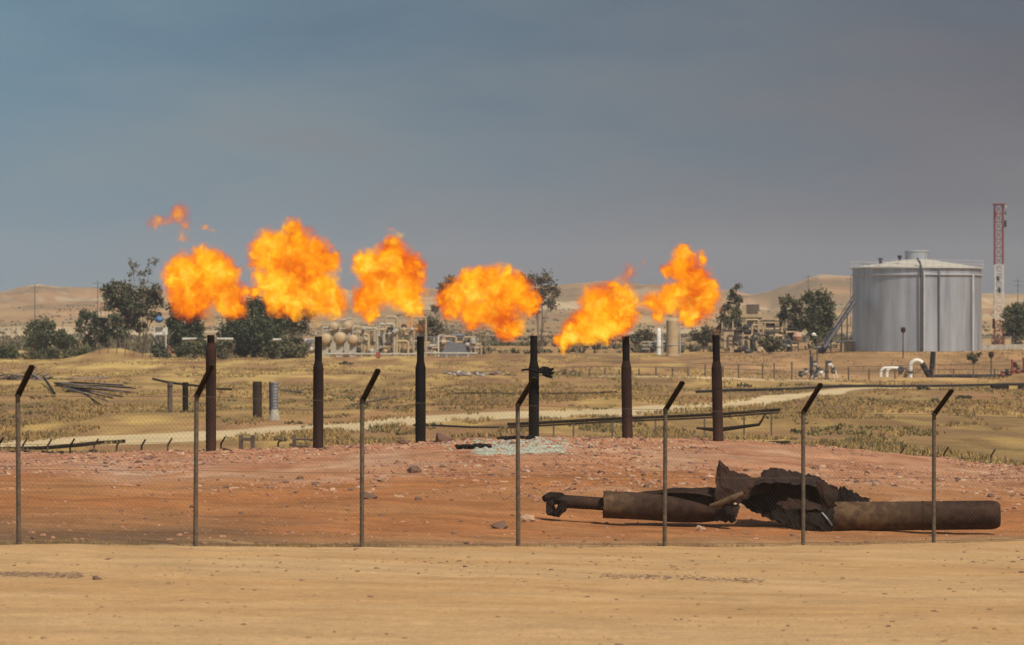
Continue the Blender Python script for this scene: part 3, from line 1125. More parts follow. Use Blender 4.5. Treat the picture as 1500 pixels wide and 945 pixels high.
# faint rising streams of gas between pipe tip and fire
for fi, jet in ((0, [(309, 484, 7), (307, 474, 10), (304, 462, 13)]), (1, [(467, 485, 7), (464, 476, 9), (458, 466, 11)]), (2, [(615, 485, 7), (611, 477, 10), (602, 467, 12)]), (5, [(1049, 484, 6), (1045, 477, 8), (1036, 468, 9)])):
    o = P(*FLM[fi][1], YF)
    rr = random.Random(7)
    B = []
    for b in jet:
        q = P(b[0], b[1], YF) - o
        B.append((q.x, 0.0, q.z, b[2] * kf * 1.3))
    me = container(B, 1.2, .05); me.name = 'gas_jet'
    me.materials.append(flame_material('rising_gas', B, .8, .075, 3.3 * fi))
    jb = D.objects.new('gas_jet', me); COL.objects.link(jb)
    jb.parent = D.objects['flame' if fi == 0 else 'flame.%03d' % fi]

# ------------------------------------------------------------------ the burst pipe wreck
def ptube(pts, Y=None):
    return [P(p[0], p[1], p[2] if len(p) > 2 else Y) for p in pts]


def resample(poly, n):
    poly = [np.array(p, float) for p in poly]
    L = [0]
    for a, b in zip(poly[:-1], poly[1:]):
        L.append(L[-1] + np.linalg.norm((b - a)[:2]))
    L = np.array(L); ts = np.linspace(0, L[-1], n)
    A = np.array(poly)
    return np.stack([np.interp(ts, L, A[:, k]) for k in range(A.shape[1])], 1)


def torn_sheet(name, m, parent, top, bot, n=26, mrows=9, th=.014, rough=.035, seed=0, bulge=0.0, jag=.03):
    T, B = resample(top, n), resample(bot, n)
    rs = np.random.default_rng(seed)
    front = []
    for j in range(mrows):
        f = j / (mrows - 1)
        row = T * (1 - f) + B * f
        for i in range(n):
            p = P(row[i, 0], row[i, 1], row[i, 2])
            g = i / (n - 1)
            edge = (j in (0, mrows - 1)) or (i in (0, n - 1))
            w = (float(fbm(p.x * 5 + seed, p.z * 5, 500 + seed, 3)) - .5) * rough * 4
            p.y += w - bulge * math.sin(PI * f)
            p.z += (float(vnoise(i * .9 + seed, j * .9, 510)) - .5) * rough
            if edge:
                p.z += (rs.random() - .5) * jag * 2; p.x += (rs.random() - .5) * jag
            front.append(p)
    vs = front + [p + Vector((0, th, -.003)) for p in front]
    N = n * mrows; fs = []
    for j in range(mrows - 1):
        for i in range(n - 1):
            a = j * n + i
            fs.append((a, a + 1, a + n + 1, a + n)); fs.append((N + a, N + a + n, N + a + n + 1, N + a + 1))
    bd = [i for i in range(n)] + [j * n + n - 1 for j in range(1, mrows)] + [(mrows - 1) * n + i for i in range(n - 2, -1, -1)] + [j * n for j in range(mrows - 2, 0, -1)]
    for a, b in zip(bd, bd[1:] + bd[:1]):
        fs.append((a, N + a, N + b, b))
    mb = MB(); mb.add(vs, fs)
    return mb.build(name, m, parent)


YW = 73.0
kw = YW / FPX
wreck = thing('burst_pipe', P(1130, 778, YW), 'long burnt brown pipe burst open into torn black sheets, lying on red ground', 'pipe wreck')


def lumpy_tube(mb, pts, rs, n=28, dent=.0, seed=0, mi=0):
    o = len(mb.v)
    mb.tube(pts, rs, n, mi=mi)
    for i in range(o, len(mb.v)):
        x, y, z = mb.v[i]
        d = (float(fbm(x * 2.3 + seed, z * 3 + y, 600 + seed, 3)) - .5) * dent
        mb.v[i] = (x, y + d, z + d * .7)


def seg(a, b, n):
    a, b = Vector(a), Vector(b)
    return [a.lerp(b, i / (n - 1)) for i in range(n)]


mb = MB(); lumpy_tube(mb, seg(P(818, 734, 73.1), P(892, 739, 73.2), 8), .140, 24, .02, 1)
autosmooth(mb.build('narrow_pipe', M['rust'], wreck))
mb = MB(); mb.pipe(P(813, 743, 72.78), P(817, 742, 73.2), .205, .14, 14, jag={0: .2, 1: .2})
mb.v = [(x + random.uniform(-.025, .025), y, z + random.uniform(-.03, .03)) for x, y, z in mb.v]
mb.build('broken_flange', M['char'], wreck)
mb = MB(); mb.tube(ptube([(797, 731, 72.9), (806, 727, 73.0), (822, 728, 73.1), (830, 733, 73.1)]), [.07, .1, .1, .06], 10)
mb.tube(ptube([(826, 733, 72.8), (822, 745, 72.8), (814, 755, 72.8)]), [.07, .09, .08], 8)
mb.build('bent_lug', M['char'], wreck)
# sleeve, pale weathered collar
mb = MB(); mb.pipe(P(884, 739, 72.9), P(940, 741.5, 72.9), .292, .03, 32, jag={0: .03})
autosmooth(mb.build('collar_pipe', M['rust_a'], wreck))
# split section: profile swells towards the tear
def split_shell(mb, secs, open_from, n=36, th=.02):
    """tube with the upper rear cut away; secs: (px, py, Y, r, open 0..1)"""
    out = []; inn = []
    for (px, py, Y, r, op) in secs:
        c = P(px, py, Y)
        a0 = math.radians(90 - 10) + op * .9; a1 = a0 - 2 * PI + op * 1.7
        for k in range(n):
            a = a0 + (a1 - a0) * k / (n - 1)
            rr = r * (1 + .05 * (vnoise(px * .05, k * .35, 71) - .5))
            out.append(c + Vector((0, math.cos(a) * rr, math.sin(a) * rr)))
            inn.append(c + Vector((0, math.cos(a) * (rr - th), math.sin(a) * (rr - th))))
    N = len(out); fs = []
    m = len(secs)
    for i in range(m - 1):
        for k in range(n - 1):
            a = i * n + k
            fs.append((a, a + n, a + n + 1, a + 1)); fs.append((N + a, N + a + 1, N + a + n + 1, N + a + n))
        for k in (0, n - 1):
            a = i * n + k
            fs.append((a, a + n, N + a + n, N + a))
    for i in (0, m - 1):
        for k in range(n - 1):
            a = i * n + k
            fs.append((a, a + 1, N + a + 1, N + a))
    mb.add(out + inn, fs)


mb = MB()
secs = []
for i in range(16):
    f = i / 15
    px = 939 + 122 * f
    secs.append((px + (random.random() - .5) * (6 if i == 15 else 0), 741.5 + 3.5 * f, 72.9 + .05 * f, .285 + .04 * math.sin(f * 3) - .05 * max(0, f - .7) / .3, .15 + .55 * f))
split_shell(mb, secs, 0)
autosmooth(mb.build('split_pipe', M['rust_a'], wreck))
mb = MB(); lumpy_tube(mb, seg(P(936, 733, 73.25), P(1052, 728, 73.3), 10), [.17, .2, .21, .22, .22, .23, .23, .23, .22, .18], 20, .07, 5)
autosmooth(mb.build('inner_pipe', M['rust_sheet'], wreck))
# lip and curls at the tear
torn_sheet('torn_sheet', M['rust_sheet'], wreck, [(1046, 722, 72.75), (1066, 733, 72.6), (1084, 741, 72.6)], [(1046, 764, 72.7), (1066, 765, 72.5), (1080, 757, 72.5)], 14, 7, seed=3, rough=.03, bulge=.05)
mb = MB(); mb.tube(ptube([(1040, 741, 72.5), (1056, 737, 72.45), (1072, 730, 72.4), (1088, 723, 72.5)]), [.04, .065, .07, .05], 10)
mb.build('curled_strip', M['rust_pale'], wreck)
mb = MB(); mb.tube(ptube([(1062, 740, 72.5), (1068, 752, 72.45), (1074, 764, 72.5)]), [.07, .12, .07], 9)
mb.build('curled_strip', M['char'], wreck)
torn_sheet('torn_sheet', M['rust_sheet'], wreck, [(1049, 684, 73.0), (1055, 674, 73.0), (1062, 679, 73.05), (1071, 690, 73.1), (1092, 694, 73.2), (1112, 701, 73.3), (1132, 700, 73.3)],
           [(1048, 733, 72.7), (1056, 741, 72.7), (1066, 742, 72.7), (1082, 738, 72.8), (1098, 728, 72.9), (1116, 722, 73.0), (1134, 716, 73.0)], 26, 10, seed=8, rough=.045, bulge=.06)
torn_sheet('torn_sheet', M['rust_sheet'], wreck, [(1108, 703, 73.9), (1120, 688, 74.0), (1137, 685, 74.1), (1152, 689, 74.1), (1168, 692, 74.0), (1190, 696, 74.0), (1208, 703, 73.9)],
           [(1104, 712, 72.7), (1120, 709, 72.6), (1140, 707, 72.6), (1160, 710, 72.6), (1180, 710, 72.6), (1200, 714, 72.6), (1216, 720, 72.7)], 28, 10, seed=13, rough=.05, bulge=-.03)
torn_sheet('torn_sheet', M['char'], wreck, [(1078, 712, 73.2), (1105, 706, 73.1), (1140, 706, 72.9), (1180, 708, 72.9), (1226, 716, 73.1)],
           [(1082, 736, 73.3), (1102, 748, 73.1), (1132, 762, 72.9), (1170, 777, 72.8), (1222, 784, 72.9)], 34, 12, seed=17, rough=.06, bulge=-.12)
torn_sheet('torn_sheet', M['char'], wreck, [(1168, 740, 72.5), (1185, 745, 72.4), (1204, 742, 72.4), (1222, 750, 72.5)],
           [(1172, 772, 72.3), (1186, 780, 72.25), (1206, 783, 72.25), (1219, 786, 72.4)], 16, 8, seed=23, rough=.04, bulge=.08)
torn_sheet('torn_sheet', M['rust_sheet'], wreck, [(1194, 704, 72.6), (1206, 706, 72.5), (1218, 712, 72.5), (1228, 720, 72.6)],
           [(1203, 738, 72.5), (1208, 744, 72.4), (1214, 745, 72.4), (1221, 740, 72.5)], 14, 8, seed=29, rough=.03, bulge=.06)
torn_sheet('torn_sheet', M['rust_sheet'], wreck, [(1138, 737, 72.5), (1155, 731, 72.4), (1176, 731, 72.35), (1202, 741, 72.4)],
           [(1140, 741, 72.4), (1158, 746, 72.3), (1180, 747, 72.25), (1204, 748, 72.3)], 16, 5, seed=31, rough=.03)
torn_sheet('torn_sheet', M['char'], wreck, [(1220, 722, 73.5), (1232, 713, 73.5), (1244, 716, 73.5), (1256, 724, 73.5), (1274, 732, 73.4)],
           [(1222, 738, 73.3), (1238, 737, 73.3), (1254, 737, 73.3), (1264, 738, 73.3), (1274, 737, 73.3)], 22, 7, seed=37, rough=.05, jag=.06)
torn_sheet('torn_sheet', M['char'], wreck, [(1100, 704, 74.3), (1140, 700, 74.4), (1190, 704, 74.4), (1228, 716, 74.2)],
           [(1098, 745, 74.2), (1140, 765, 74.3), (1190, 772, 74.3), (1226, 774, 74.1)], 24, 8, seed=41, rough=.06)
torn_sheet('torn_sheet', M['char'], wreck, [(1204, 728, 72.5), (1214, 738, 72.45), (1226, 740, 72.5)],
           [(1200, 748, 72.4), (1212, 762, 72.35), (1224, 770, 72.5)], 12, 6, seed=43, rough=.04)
mb = MB(); mb.tube(ptube([(1204, 751, 72.3), (1212, 760, 72.25), (1219, 770, 72.3)]), [.018, .025, .015], 6)
mb.build('torn_strip', M['steel_grey'], wreck)
mb = MB(); mb.pipe(P(1219, 756.5, 72.75), P(1296, 756, 72.72), .312, .02, 40, jag={0: .06, 3: .06})
autosmooth(mb.build('torn_pipe_end', M['rust_b'], wreck))
mb = MB()
a, b = P(1295, 756, 72.72), P(1450, 754.5, 72.55)
pts = seg(a, b, 12) ; d = (b - a).normalized()
rr = [.309] * 12
for q in range(1, 7):
    th = q / 6 * PI / 2
    pts.append(b + d * (.22 * math.sin(th))); rr.append(.309 - .10 * (1 - math.cos(th)) - (0.02 if q == 6 else 0))
mb.tube(pts, rr, 40)
autosmooth(mb.build('large_pipe', M['rust_b'], wreck), 50)
mb = MB(); mb.lathe([(.305, -.03), (.318, -.02), (.318, .02), (.305, .03)], P(1352, 755.3, 72.66), 40, ax=d)
autosmooth(mb.build('weld_band', M['rust'], wreck))


# ------------------------------------------------------------------ scrap on the fourth flare pipe
t = thing('twisted_scrap', P(790, 548, 107.3), 'tangle of black twisted metal caught crosswise on the fourth flare pipe', 'scrap')
mb = MB(); mb.tube(ptube([(764, 542, 107.2), (776, 541, 107.1), (790, 545, 107.1), (812, 546, 107.2)]), [.03, .04, .05, .03], 6)
mb.build('bent_bar', M['soot'], t)
mb = MB()
rs = random.Random(5)
for i in range(9):
    p0 = (790 + rs.uniform(-2, 10), 546 + rs.uniform(-4, 4)); p1 = (p0[0] + rs.uniform(4, 16), p0[1] + rs.uniform(-5, 5))
    mb.tube(ptube([(p0[0], p0[1], 107.1), ((p0[0] + p1[0]) / 2, p0[1] + rs.uniform(-4, 4), 107.2), (p1[0], p1[1], 107.1)]), [.05, .08, .03], 6)
ob = mb.build('crumpled_metal', M['soot'], t); ob['kind'] = 'stuff'


# ------------------------------------------------------------------ generic helpers for far things
def poly(name, m, pts, r, label, cat, group=None, n=8, parent=None, smooth=True):
    mb = MB(); mb.tube(pts, r, n)
    o = mb.build(name, m, parent, smooth=False, origin=None if parent is not None else pts[0])
    if smooth: autosmooth(o)
    if parent is None: tag(o, label, cat, group)
    return o


# rear compound fence, sunk behind the ridge
rf = thing('rear_fence', G(750, 122), 'low bent post wire fence along the back of the red compound', 'fence')
rear = [(5, 641, 9), (40, 642, 9), (76, 643, 9), (109, 643, 9), (144, 643, 9), (176, 645, 7), (213, 644, 8), (252, 642, 9), (290, 646, 7), (330, 640, 9), (411, 643, 5), (1166, 652, 6), (1240, 653, 6), (1262, 653, 5), (1325, 655, 9), (1389, 655, 9), (1458, 658, 9)]
for i, (px, pt_, ln) in enumerate(rear):
    g = G(px - 6, 122)
    top = P(px - ln * .7, pt_ + ln + 1, 122)
    tip = P(px, pt_, 121.8)
    mb = MB(); mb.tube([g - Vector((0, 0, .1)), g.lerp(top, .5), top, tip], [.035, .035, .034, .032], 6)
    mb.build('post', M['wood'] if i % 3 else M['rust'], rf)
mb = MB()
for h in (.3, .9, 1.5, 2.0):
    pts = [G(px, 122, 0) for px in range(-60, 1561, 60)]
    mb.tube([p + Vector((0, 0, h * .8 - .2)) for p in pts], .006, 3, cap=False)
ob = mb.build('strand_wire', M['wire'], rf); ob['kind'] = 'stuff'

# frames standing just behind the ridge
t = thing('trestle', G(361, 116), 'short grey steel frame of two legs and a crossbar right of the leftmost flare pipe', 'frame')
for px in (353, 370):
    mb = MB(); mb.box((P(px, 655, 116) + Vector((0, 0, -.3))), (.14, .12, 1.4)); mb.build('leg', M['wood'], t)
mb = MB(); mb.box(P(361.5, 643.5, 115.95), (.30, .10, .10)); mb.build('crossbar', M['wood'], t)
t = thing('trestle', G(440, 116), 'short grey post with two side rails left of the second flare pipe', 'frame')
mb = MB(); mb.box(P(431, 652, 116) + Vector((0, 0, -.25)), (.13, .12, 1.2)); mb.build('leg', M['wood'], t)
for py in (643.5, 653):
    mb = MB(); mb.tube([P(433, py, 116), P(460, py + .5, 116)], .035, 6); mb.build('rail', M['wood'], t)

# elevated line across the middle
t = thing('elevated_pipeline', G(940, 185), 'dark rusty pipeline on short supports running below the pale track', 'pipeline')
el = [(744, 621.5), (800, 619), (860, 615.5), (920, 612.5), (1000, 609.5), (1060, 606.5), (1142, 600)]
mb = MB(); mb.tube([P(a, b, 186 + (a - 744) * .02) for a, b in el], .085, 10); autosmooth(mb.build('pipe', M['char'], t))
mb = MB(); mb.tube([P(a, b + 4.2, 186.1 + (a - 744) * .02) for a, b in el], .06, 6); mb.build('lower_pipe', M['wood'], t)
for px in (757, 811, 840, 897, 960, 1032, 1090, 1130):
    yy = 186 + (px - 744) * .02
    zt = P(px, float(np.interp(px, [e[0] for e in el], [e[1] for e in el])), yy)
    g = gz(zt.x, yy)
    mb = MB(); mb.box((zt.x, yy + .05, (zt.z + g) / 2 - .1), (.09, .09, zt.z - g)); mb.build('support', M['wood'], t)
mb = MB(); mb.tube(ptube([(1020, 627, 184), (1050, 630, 184), (1112, 622, 184), (1122, 606, 184)]), [.06, .14, .09, .04], 6)
tag(mb.build('fallen_support', M['char'], origin=P(1050, 630, 184)), 'dark collapsed pipe support under the elevated line near the rightmost flare pipe', 'scrap')

# ground pipelines, and two tubes in place of shadow lines
def ground_line(name, m, path, r, label, lift=1.0):
    pts = []
    for (p0, y0), (p1, y1) in zip(path[:-1], path[1:]):
        for q in range(8):
            f = q / 8
            X0, X1 = wx(p0, y0), wx(p1, y1)
            X = X0 + (X1 - X0) * f; Y = y0 + (y1 - y0) * f
            pts.append(Vector((X, Y, gz(X, Y) + r * lift)))
    return poly(name, m, pts, r, label, 'pipeline', 'pipelines lying on the field')


ground_line('pipe_or_shadow_line', M['black_pipe'], [(1020, 318), (1120, 326), (1250, 340), (1380, 352), (1560, 368)], .13, 'long thin black pipeline across the field in front of the tank embankment', 1.6)
ground_line('pipe_or_shadow_line', M['rust'], [(655, 300), (740, 300), (880, 306), (905, 318)], .10, 'thin rusty pipe lying in the grass behind the fourth flare pipe')
ground_line('pipe_or_shadow_line', M['wood'], [(515, 275), (560, 285), (600, 300)], .09, 'thin brown pipe in the grass left of the third flare pipe')
ground_line('pipe_or_shadow_line', M['rust'], [(224, 372), (280, 345), (348, 322)], .11, 'thin rust coloured tube in place of a ground shadow behind the two short upright stubs')  # tube stands in for a dark shadow line on the field
ground_line('pipe_or_shadow_line', M['wood'], [(412, 318), (446, 312)], .10, 'short brown tube in place of a ground shadow right of the pale concrete column')  # second tube laid in place of a pipe's shadow on the ground
ground_line('pipe_or_shadow_line', M['black_pipe'], [(606, 212), (690, 206), (745, 206)], .06, 'dark pipe lying just below the pale track left of the fourth flare pipe')
ground_line('pipe_or_shadow_line', M['grey_wood'], [(80, 382), (170, 384)], .10, 'thin grey pipe at the left beyond the pile of poles')
ground_line('pipe_or_shadow_line', M['char'], [(-40, 174), (60, 176), (120, 180), (190, 190)], .10, 'heavy dark pipe lying along the near edge of the pale track at the far left')
ground_line('pipe_or_shadow_line', M['char'], [(1452, 344), (1480, 345)], .22, 'short black pipe piece left of the little earth cone at the right')
ground_line('pipe_or_shadow_line', M['char'], [(1492, 345), (1540, 346)], .22, 'short black pipe piece at the right edge beside the earth cone')
ground_line('pipe_or_shadow_line', M['char'], [(1128, 176), (1160, 178)], .12, 'short black pipe stub in the grass right of the last flare pipe')

mb = MB(); rs = random.Random(9)
for i in range(90):
    px = rs.uniform(-40, 150); Y = 168 + rs.uniform(-2, 2)
    mb.rock(G(px, Y, .05), rs.uniform(.10, .30), .6, mi=rs.choice([0, 0, 1]), rng=rs)
tag(mb.build('debris_row', [M['char'], M['stone_dark']]), 'row of dark burnt debris along the track edge at the far left', 'debris', kind='stuff')

# uprights in the field
for (px, pb, ptop, w, Y, mk, nm, lab) in (
        (249, 600, 560, 7.5, 255, 'wood', 'pipe_stub', 'greyish brown short upright pipe, left one of the pair near the first flare pipe'),
        (271.5, 600, 560, 8.5, 255, 'soot', 'pipe_stub', 'black short upright pipe, right one of the pair near the first flare pipe'),
        (377, 608, 559, 13.5, 238, 'arm', 'pipe_stub', 'thick dark upright pipe beside the pale concrete column')):
    k = Y / FPX; g = G(px, Y)
    t = thing(nm, g, lab, 'pipe stub', 'short upright pipes standing in the field')
    top = P(px, ptop, Y)
    mb = MB(); mb.pipe((g.x, Y, g.z - .2), (g.x, Y, top.z), w / 2 * k, .03, 18); autosmooth(mb.build('shaft', M[mk], t))
    mb = MB(); mb.lathe([(w / 2 * k, 0), (w / 2 * k + .03, .01), (w / 2 * k + .03, .09), (w / 2 * k, .1)], (g.x, Y, top.z - .35), 18); mb.build('band', M['rust'], t)
g = G(402, 233); top = P(402, 560, 233); k = 233 / FPX
t = thing('concrete_column', g, 'pale grey ribbed column on a wide sandy base, beside a thin black rod', 'column')
mb = MB()
for q in range(9):
    z0 = g.z + .7 + (top.z - g.z - .7) * q / 9; hh = (top.z - g.z - .7) / 9
    mb.lathe([(5.4 * k, 0), (5.8 * k, hh * .2), (5.8 * k, hh * .8), (5.4 * k, hh)], (g.x, 233, z0), 14)
mb.build('column_shaft', M['steel_grey'], t)
mb = MB(); mb.lathe([(8.5 * k, -.1), (6.8 * k, .35), (5.6 * k, .72)], (g.x, 233, g.z), 14); mb.build('column_base', M['concrete'], t)
poly('steel_rod', M['soot'], [G(396, 234, -.1), P(395, 559, 234)], .05, 'thin black upright rod just left of the pale concrete column', 'rod')

# poles dropped in a pile, brush pile
rs = random.Random(12)
for i in range(13):
    a = G(92 + rs.uniform(-14, 22), 350 - i * 2.2 + rs.uniform(-3, 3), .16 + .12 * (i % 3)); e = G(208 - abs(i - 4) * 7 + rs.uniform(-10, 5), 345 - i * 6.2 + rs.uniform(-5, 5), .06 + .1 * ((i + 1) % 3))
    poly('wooden_pole', M['grey_wood'] if i % 2 else M['char'], [a, a.lerp(e, .5) + Vector((0, 0, .05)), e], [.075, .07, .05],
         'weathered grey pole in the fanned pile lying on the left field' if i % 2 else 'blackened pole in the fanned pile lying on the left field', 'pole', 'poles lying in a fanned pile', 7)
mb = MB()
for i in range(70):
    c = G(rs.uniform(-20, 68), 372 + rs.uniform(-6, 6), .1)
    L = rs.uniform(.6, 2.4); a = rs.gauss(0, .5); el_ = rs.uniform(-.15, .55)
    d = Vector((math.cos(a) * rs.choice((-1, 1)), math.sin(a), el_)) * L
    mb.tube([c, c + d * .5 + Vector((0, 0, rs.uniform(0, .25))), c + d], [.07, .05, .02], 5, mi=rs.choice([0, 0, 1]))
tag(mb.build('brush_pile', [M['grey_wood'], M['char']]), 'heap of grey dead branches at the left edge beyond the first fence post', 'brush pile', kind='stuff')
poly('fallen_beam', M['char'], [G(64, 352, .6), G(72, 335, .3), G(80, 305, .1)], .11, 'black beam leaning down from the brush pile at the left', 'beam')
mb = MB()
for i in range(46):
    px = rs.gauss(690, 20)
    mb.rock(G(px, 395 + rs.uniform(-10, 8), .15), rs.uniform(.15, .5), .6, mi=rs.choice([0, 1, 2]), rng=rs)
tag(mb.build('rubble_heap', [M['stone_dark'], M['concrete'], M['grey_wood']]), 'low heap of greyish rubble in the field between third and fourth flare pipes', 'rubble heap', kind='stuff')


# ------------------------------------------------------------------ storage tank
TY, TR = 480.0, 9.0
tx = wx(1343, TY)
tb = gz(tx, TY - TR) + .02
tank = thing('storage_tank', (tx, TY, tb), 'big round silver storage tank with a railed conical roof on the embankment', 'tank')
kt = (TY - TR) / FPX
ztop = CAMZ - (392 - CY) * kt
NC = 7
for c in range(NC):
    z0 = tb + (ztop - tb) * c / NC; z1 = tb + (ztop - tb) * (c + 1) / NC
    mb = MB(); ro = TR + .006 + .010 * (NC - c)
    mb.lathe([(TR - .02, z0 - tb + .001), (ro, z0 - tb), (ro, z1 - tb - .001), (TR - .02, z1 - tb - .002)], (tx, TY, tb), 96)
    # drop caps, keep the ring of plates only
    mb.f = [f for f in mb.f if len(f) == 4]; mb.m = mb.m[:len(mb.f)]
    autosmooth(mb.build('shell_course', M['tank'], tank))
mb = MB(); mb.lathe([(TR - .03, 0), (TR - .03, ztop - tb)], (tx, TY, tb), 96); mb.f = [f for f in mb.f if len(f) == 4]; mb.m = mb.m[:len(mb.f)]
autosmooth(mb.build('shell_lining', M['tank'], tank))
zr = CAMZ - (380.5 - CY) * TY / FPX
mb = MB(); mb.lathe([(TR + .12, ztop), (TR + .12, ztop + .14), (TR * .98, ztop + .16), (1.9, zr), (0.0001, zr + .02)], (tx, TY, 0), 96)
autosmooth(mb.build('roof', M['tank_roof'], tank), 25)
for zz, pr, hh in ((ztop - .05, .34, .10), (CAMZ - (402.5 - CY) * kt, .26, .12)):
    mb = MB(); mb.lathe([(TR + .01, zz), (TR + pr, zz), (TR + pr, zz + hh), (TR + .01, zz + hh)], (tx, TY, 0), 96)
    mb.f = [f for f in mb.f if len(f) == 4]; mb.m = mb.m[:len(mb.f)]
    mb.build('wind_girder', M['tank_trim'], tank)
zv = CAMZ - (367.5 - CY) * TY / FPX
mb = MB(); mb.lathe([(1.66, zr - .3), (1.66, zv - .1)], (tx, TY, 0), 32); autosmooth(mb.build('roof_vent', M['tank'], tank))
mb = MB(); mb.lathe([(1.66, zv - .11), (1.76, zv - .1), (1.76, zv), (.001, zv + .08)], (tx, TY, 0), 32); autosmooth(mb.build('vent_lid', M['tank_trim'], tank))
rail = thing('tmp', (0, 0, 0), None, None)
rail.name = 'railing'; rail.parent = tank; rail.location = -Vector(tank['_w'])
for q in range(48):
    a = 2 * PI * q / 48
    p = Vector((tx + math.cos(a) * (TR + .3), TY + math.sin(a) * (TR + .3), ztop + .05))
    mb = MB(); mb.tube([p, p + Vector((0, 0, 1.05))], .028, 4, cap=False); mb.build('rail_post', M['tank_trim'], rail)
for h in (.55, 1.05):
    ring = [Vector((tx + math.cos(2 * PI * q / 72) * (TR + .3), TY + math.sin(2 * PI * q / 72) * (TR + .3), ztop + h)) for q in range(73)]
    mb = MB(); mb.tube(ring, .028, 4, cap=False); mb.build('handrail', M['tank_trim'], rail)


def shell_pipe(px, pt_, r, m, name='downpipe', off=.28):
    x = wx(px, TY - TR)
    dx = x - tx
    y = TY - math.sqrt(max(TR * TR - dx * dx, 0)) - off
    x = wx(px, y)
    z1 = CAMZ - (pt_ - CY) * y / FPX
    mb = MB(); mb.tube([(x, y, tb - .1), (x, y, z1)], r, 10)
    return autosmooth(mb.build(name, m, tank))


shell_pipe(1353.5, 396, .13, M['tank_trim'])
shell_pipe(1376, 396, .12, M['steel_grey'])
shell_pipe(1425.5, 403, .15, M['tank_trim'])
x = wx(1349.5, 470.4)
mb = MB()
mb.tube([(x, 470.4, tb - .1), (x, 470.4, CAMZ - (398 - CY) * kt), (x, 470.6, CAMZ - (391 - CY) * kt), (x - .12, 471.2, CAMZ - (384 - CY) * kt), (x - .3, 472.2, CAMZ - (379 - CY) * kt)], .16, 10)
autosmooth(mb.build('filling_pipe', M['steel_dark'], tank))
for px, py in ((1290, 383), (1318, 379)):
    p = P(px, py, TY - 5); mb = MB(); mb.lathe([(.22, -.3), (.22, .2), (.34, .22), (.34, .42), (.001, .5)], p, 12); mb.build('roof_hatch', M['steel_dark'], tank)
# stair on the left
st = thing('tmp', (0, 0, 0), None, None); st.name = 'access_stair'; st.parent = tank; st.location = -Vector(tank['_w'])
A, B = P(1251, 442, 475), P(1206, 510, 470)
for dy in (-.45, .45):
    o = Vector((0, dy, 0))
    mb = MB(); mb.tube([A + o, B + o], .30, 6); mb.build('stringer', M['steel_dark'], st)
    mb = MB(); mb.tube([A + o + Vector((0, 0, 1.0)), B + o + Vector((0, 0, 1.0))], .045, 5); mb.build('stair_rail', M['steel_dark'], st)
for q in range(22):
    p = A.lerp(B, (q + .5) / 22)
    mb = MB(); mb.box(p + Vector((0, 0, .05)), (.30, .88, .05)); mb.build('tread', M['steel_dark'], st)
for q in range(8):
    p = A.lerp(B, q / 7) + Vector((0, -.45, 0))
    mb = MB(); mb.tube([p, p + Vector((0, 0, 1.0))], .03, 4); mb.build('baluster', M['steel_grey'], st)
for px, pt_ in ((1217, 494), (1233, 470), (1241, 458)):
    p = P(px, pt_, 472); g = gz(p.x, 472)
    mb = MB(); mb.tube([(p.x, 472, g - .1), p], .09, 6); mb.build('stair_leg', M['steel_dark'], st)
mb = MB(); mb.tube([P(1207, 500, 472), P(1252, 500, 472)], .10, 6); mb.build('cross_pipe', M['steel_dark'], st)

# small shed and cable drums near the stair
t = thing('pump_shed', G(1243, 478), 'small beige shed squeezed between the tank and its stair', 'shed')
mb = MB(); mb.box(G(1241, 480, .65), (1.9, 1.6, 1.3)); mb.build('wall', M['beige'], t)
mb = MB(); mb.box(G(1241, 480, 1.36), (2.1, 1.8, .1)); mb.build('roof', M['concrete'], t)
t = thing('pipe_skid', G(1204, 474), 'dark blue grey pipe skid at the foot of the tank stair', 'pipe skid')
rs = random.Random(3)
for q in range(5):
    mb = MB(); mb.tube([G(1197 + q * 2.8, 474, .1), G(1200 + q * 2.8, 474, .9 + .2 * (q % 2))], .13, 8); mb.build('pipe', M['steel_dark'], t)
mb = MB(); mb.tube([G(1194, 473.5, .9), G(1214, 473.5, .95)], .12, 8); mb.build('header_pipe', M['steel_grey'], t)

# ------------------------------------------------------------------ lattice mast
YM = 545.0; km = YM / FPX
mx = wx(1463, YM); mg = gz(mx, YM)
mast = thing('lattice_mast', (mx, YM, mg), 'tall slim red and white lattice mast right of the storage tank', 'mast')
def mz(py): return CAMZ - (py - CY) * km
hw = .66
for (p0, p1, mk) in ((502, 470, 'red_paint'), (470, 388, 'white_paint'), (388, 300, 'red_paint')):
    z0, z1 = mz(p0), mz(p1)
    if p0 == 502: z0 = mg
    sec = thing('tmp', (0, 0, 0), None, None); sec.name = 'mast_section'; sec.parent = mast; sec.location = -Vector(mast['_w'])
    for sx_ in (-1, 1):
        for sy_ in (-1, 1):
            mb = MB(); mb.tube([(mx + sx_ * hw, YM + sy_ * hw, z0), (mx + sx_ * hw, YM + sy_ * hw, z1)], .07, 6); mb.build('mast_leg', M[mk], sec)
    mb = MB(); n = max(2, int((z1 - z0) / 1.25)); dz = (z1 - z0) / n
    cs = [(-hw, -hw), (hw, -hw), (hw, hw), (-hw, hw)]
    for q in range(n):
        for e in range(4):
            (xa, ya), (xb, yb) = cs[e], cs[(e + 1) % 4]
            za, zb = z0 + q * dz, z0 + (q + 1) * dz
            mb.tube([(mx + xa, YM + ya, za), (mx + xb, YM + yb, zb)], .026, 4, cap=False)
            mb.tube([(mx + xb, YM + yb, za), (mx + xa, YM + ya, zb)], .026, 4, cap=False)
            mb.tube([(mx + xa, YM + ya, zb), (mx + xb, YM + yb, zb)], .045, 4, cap=False)
    ob = mb.build('bracing', M[mk], sec); ob['kind'] = 'stuff'
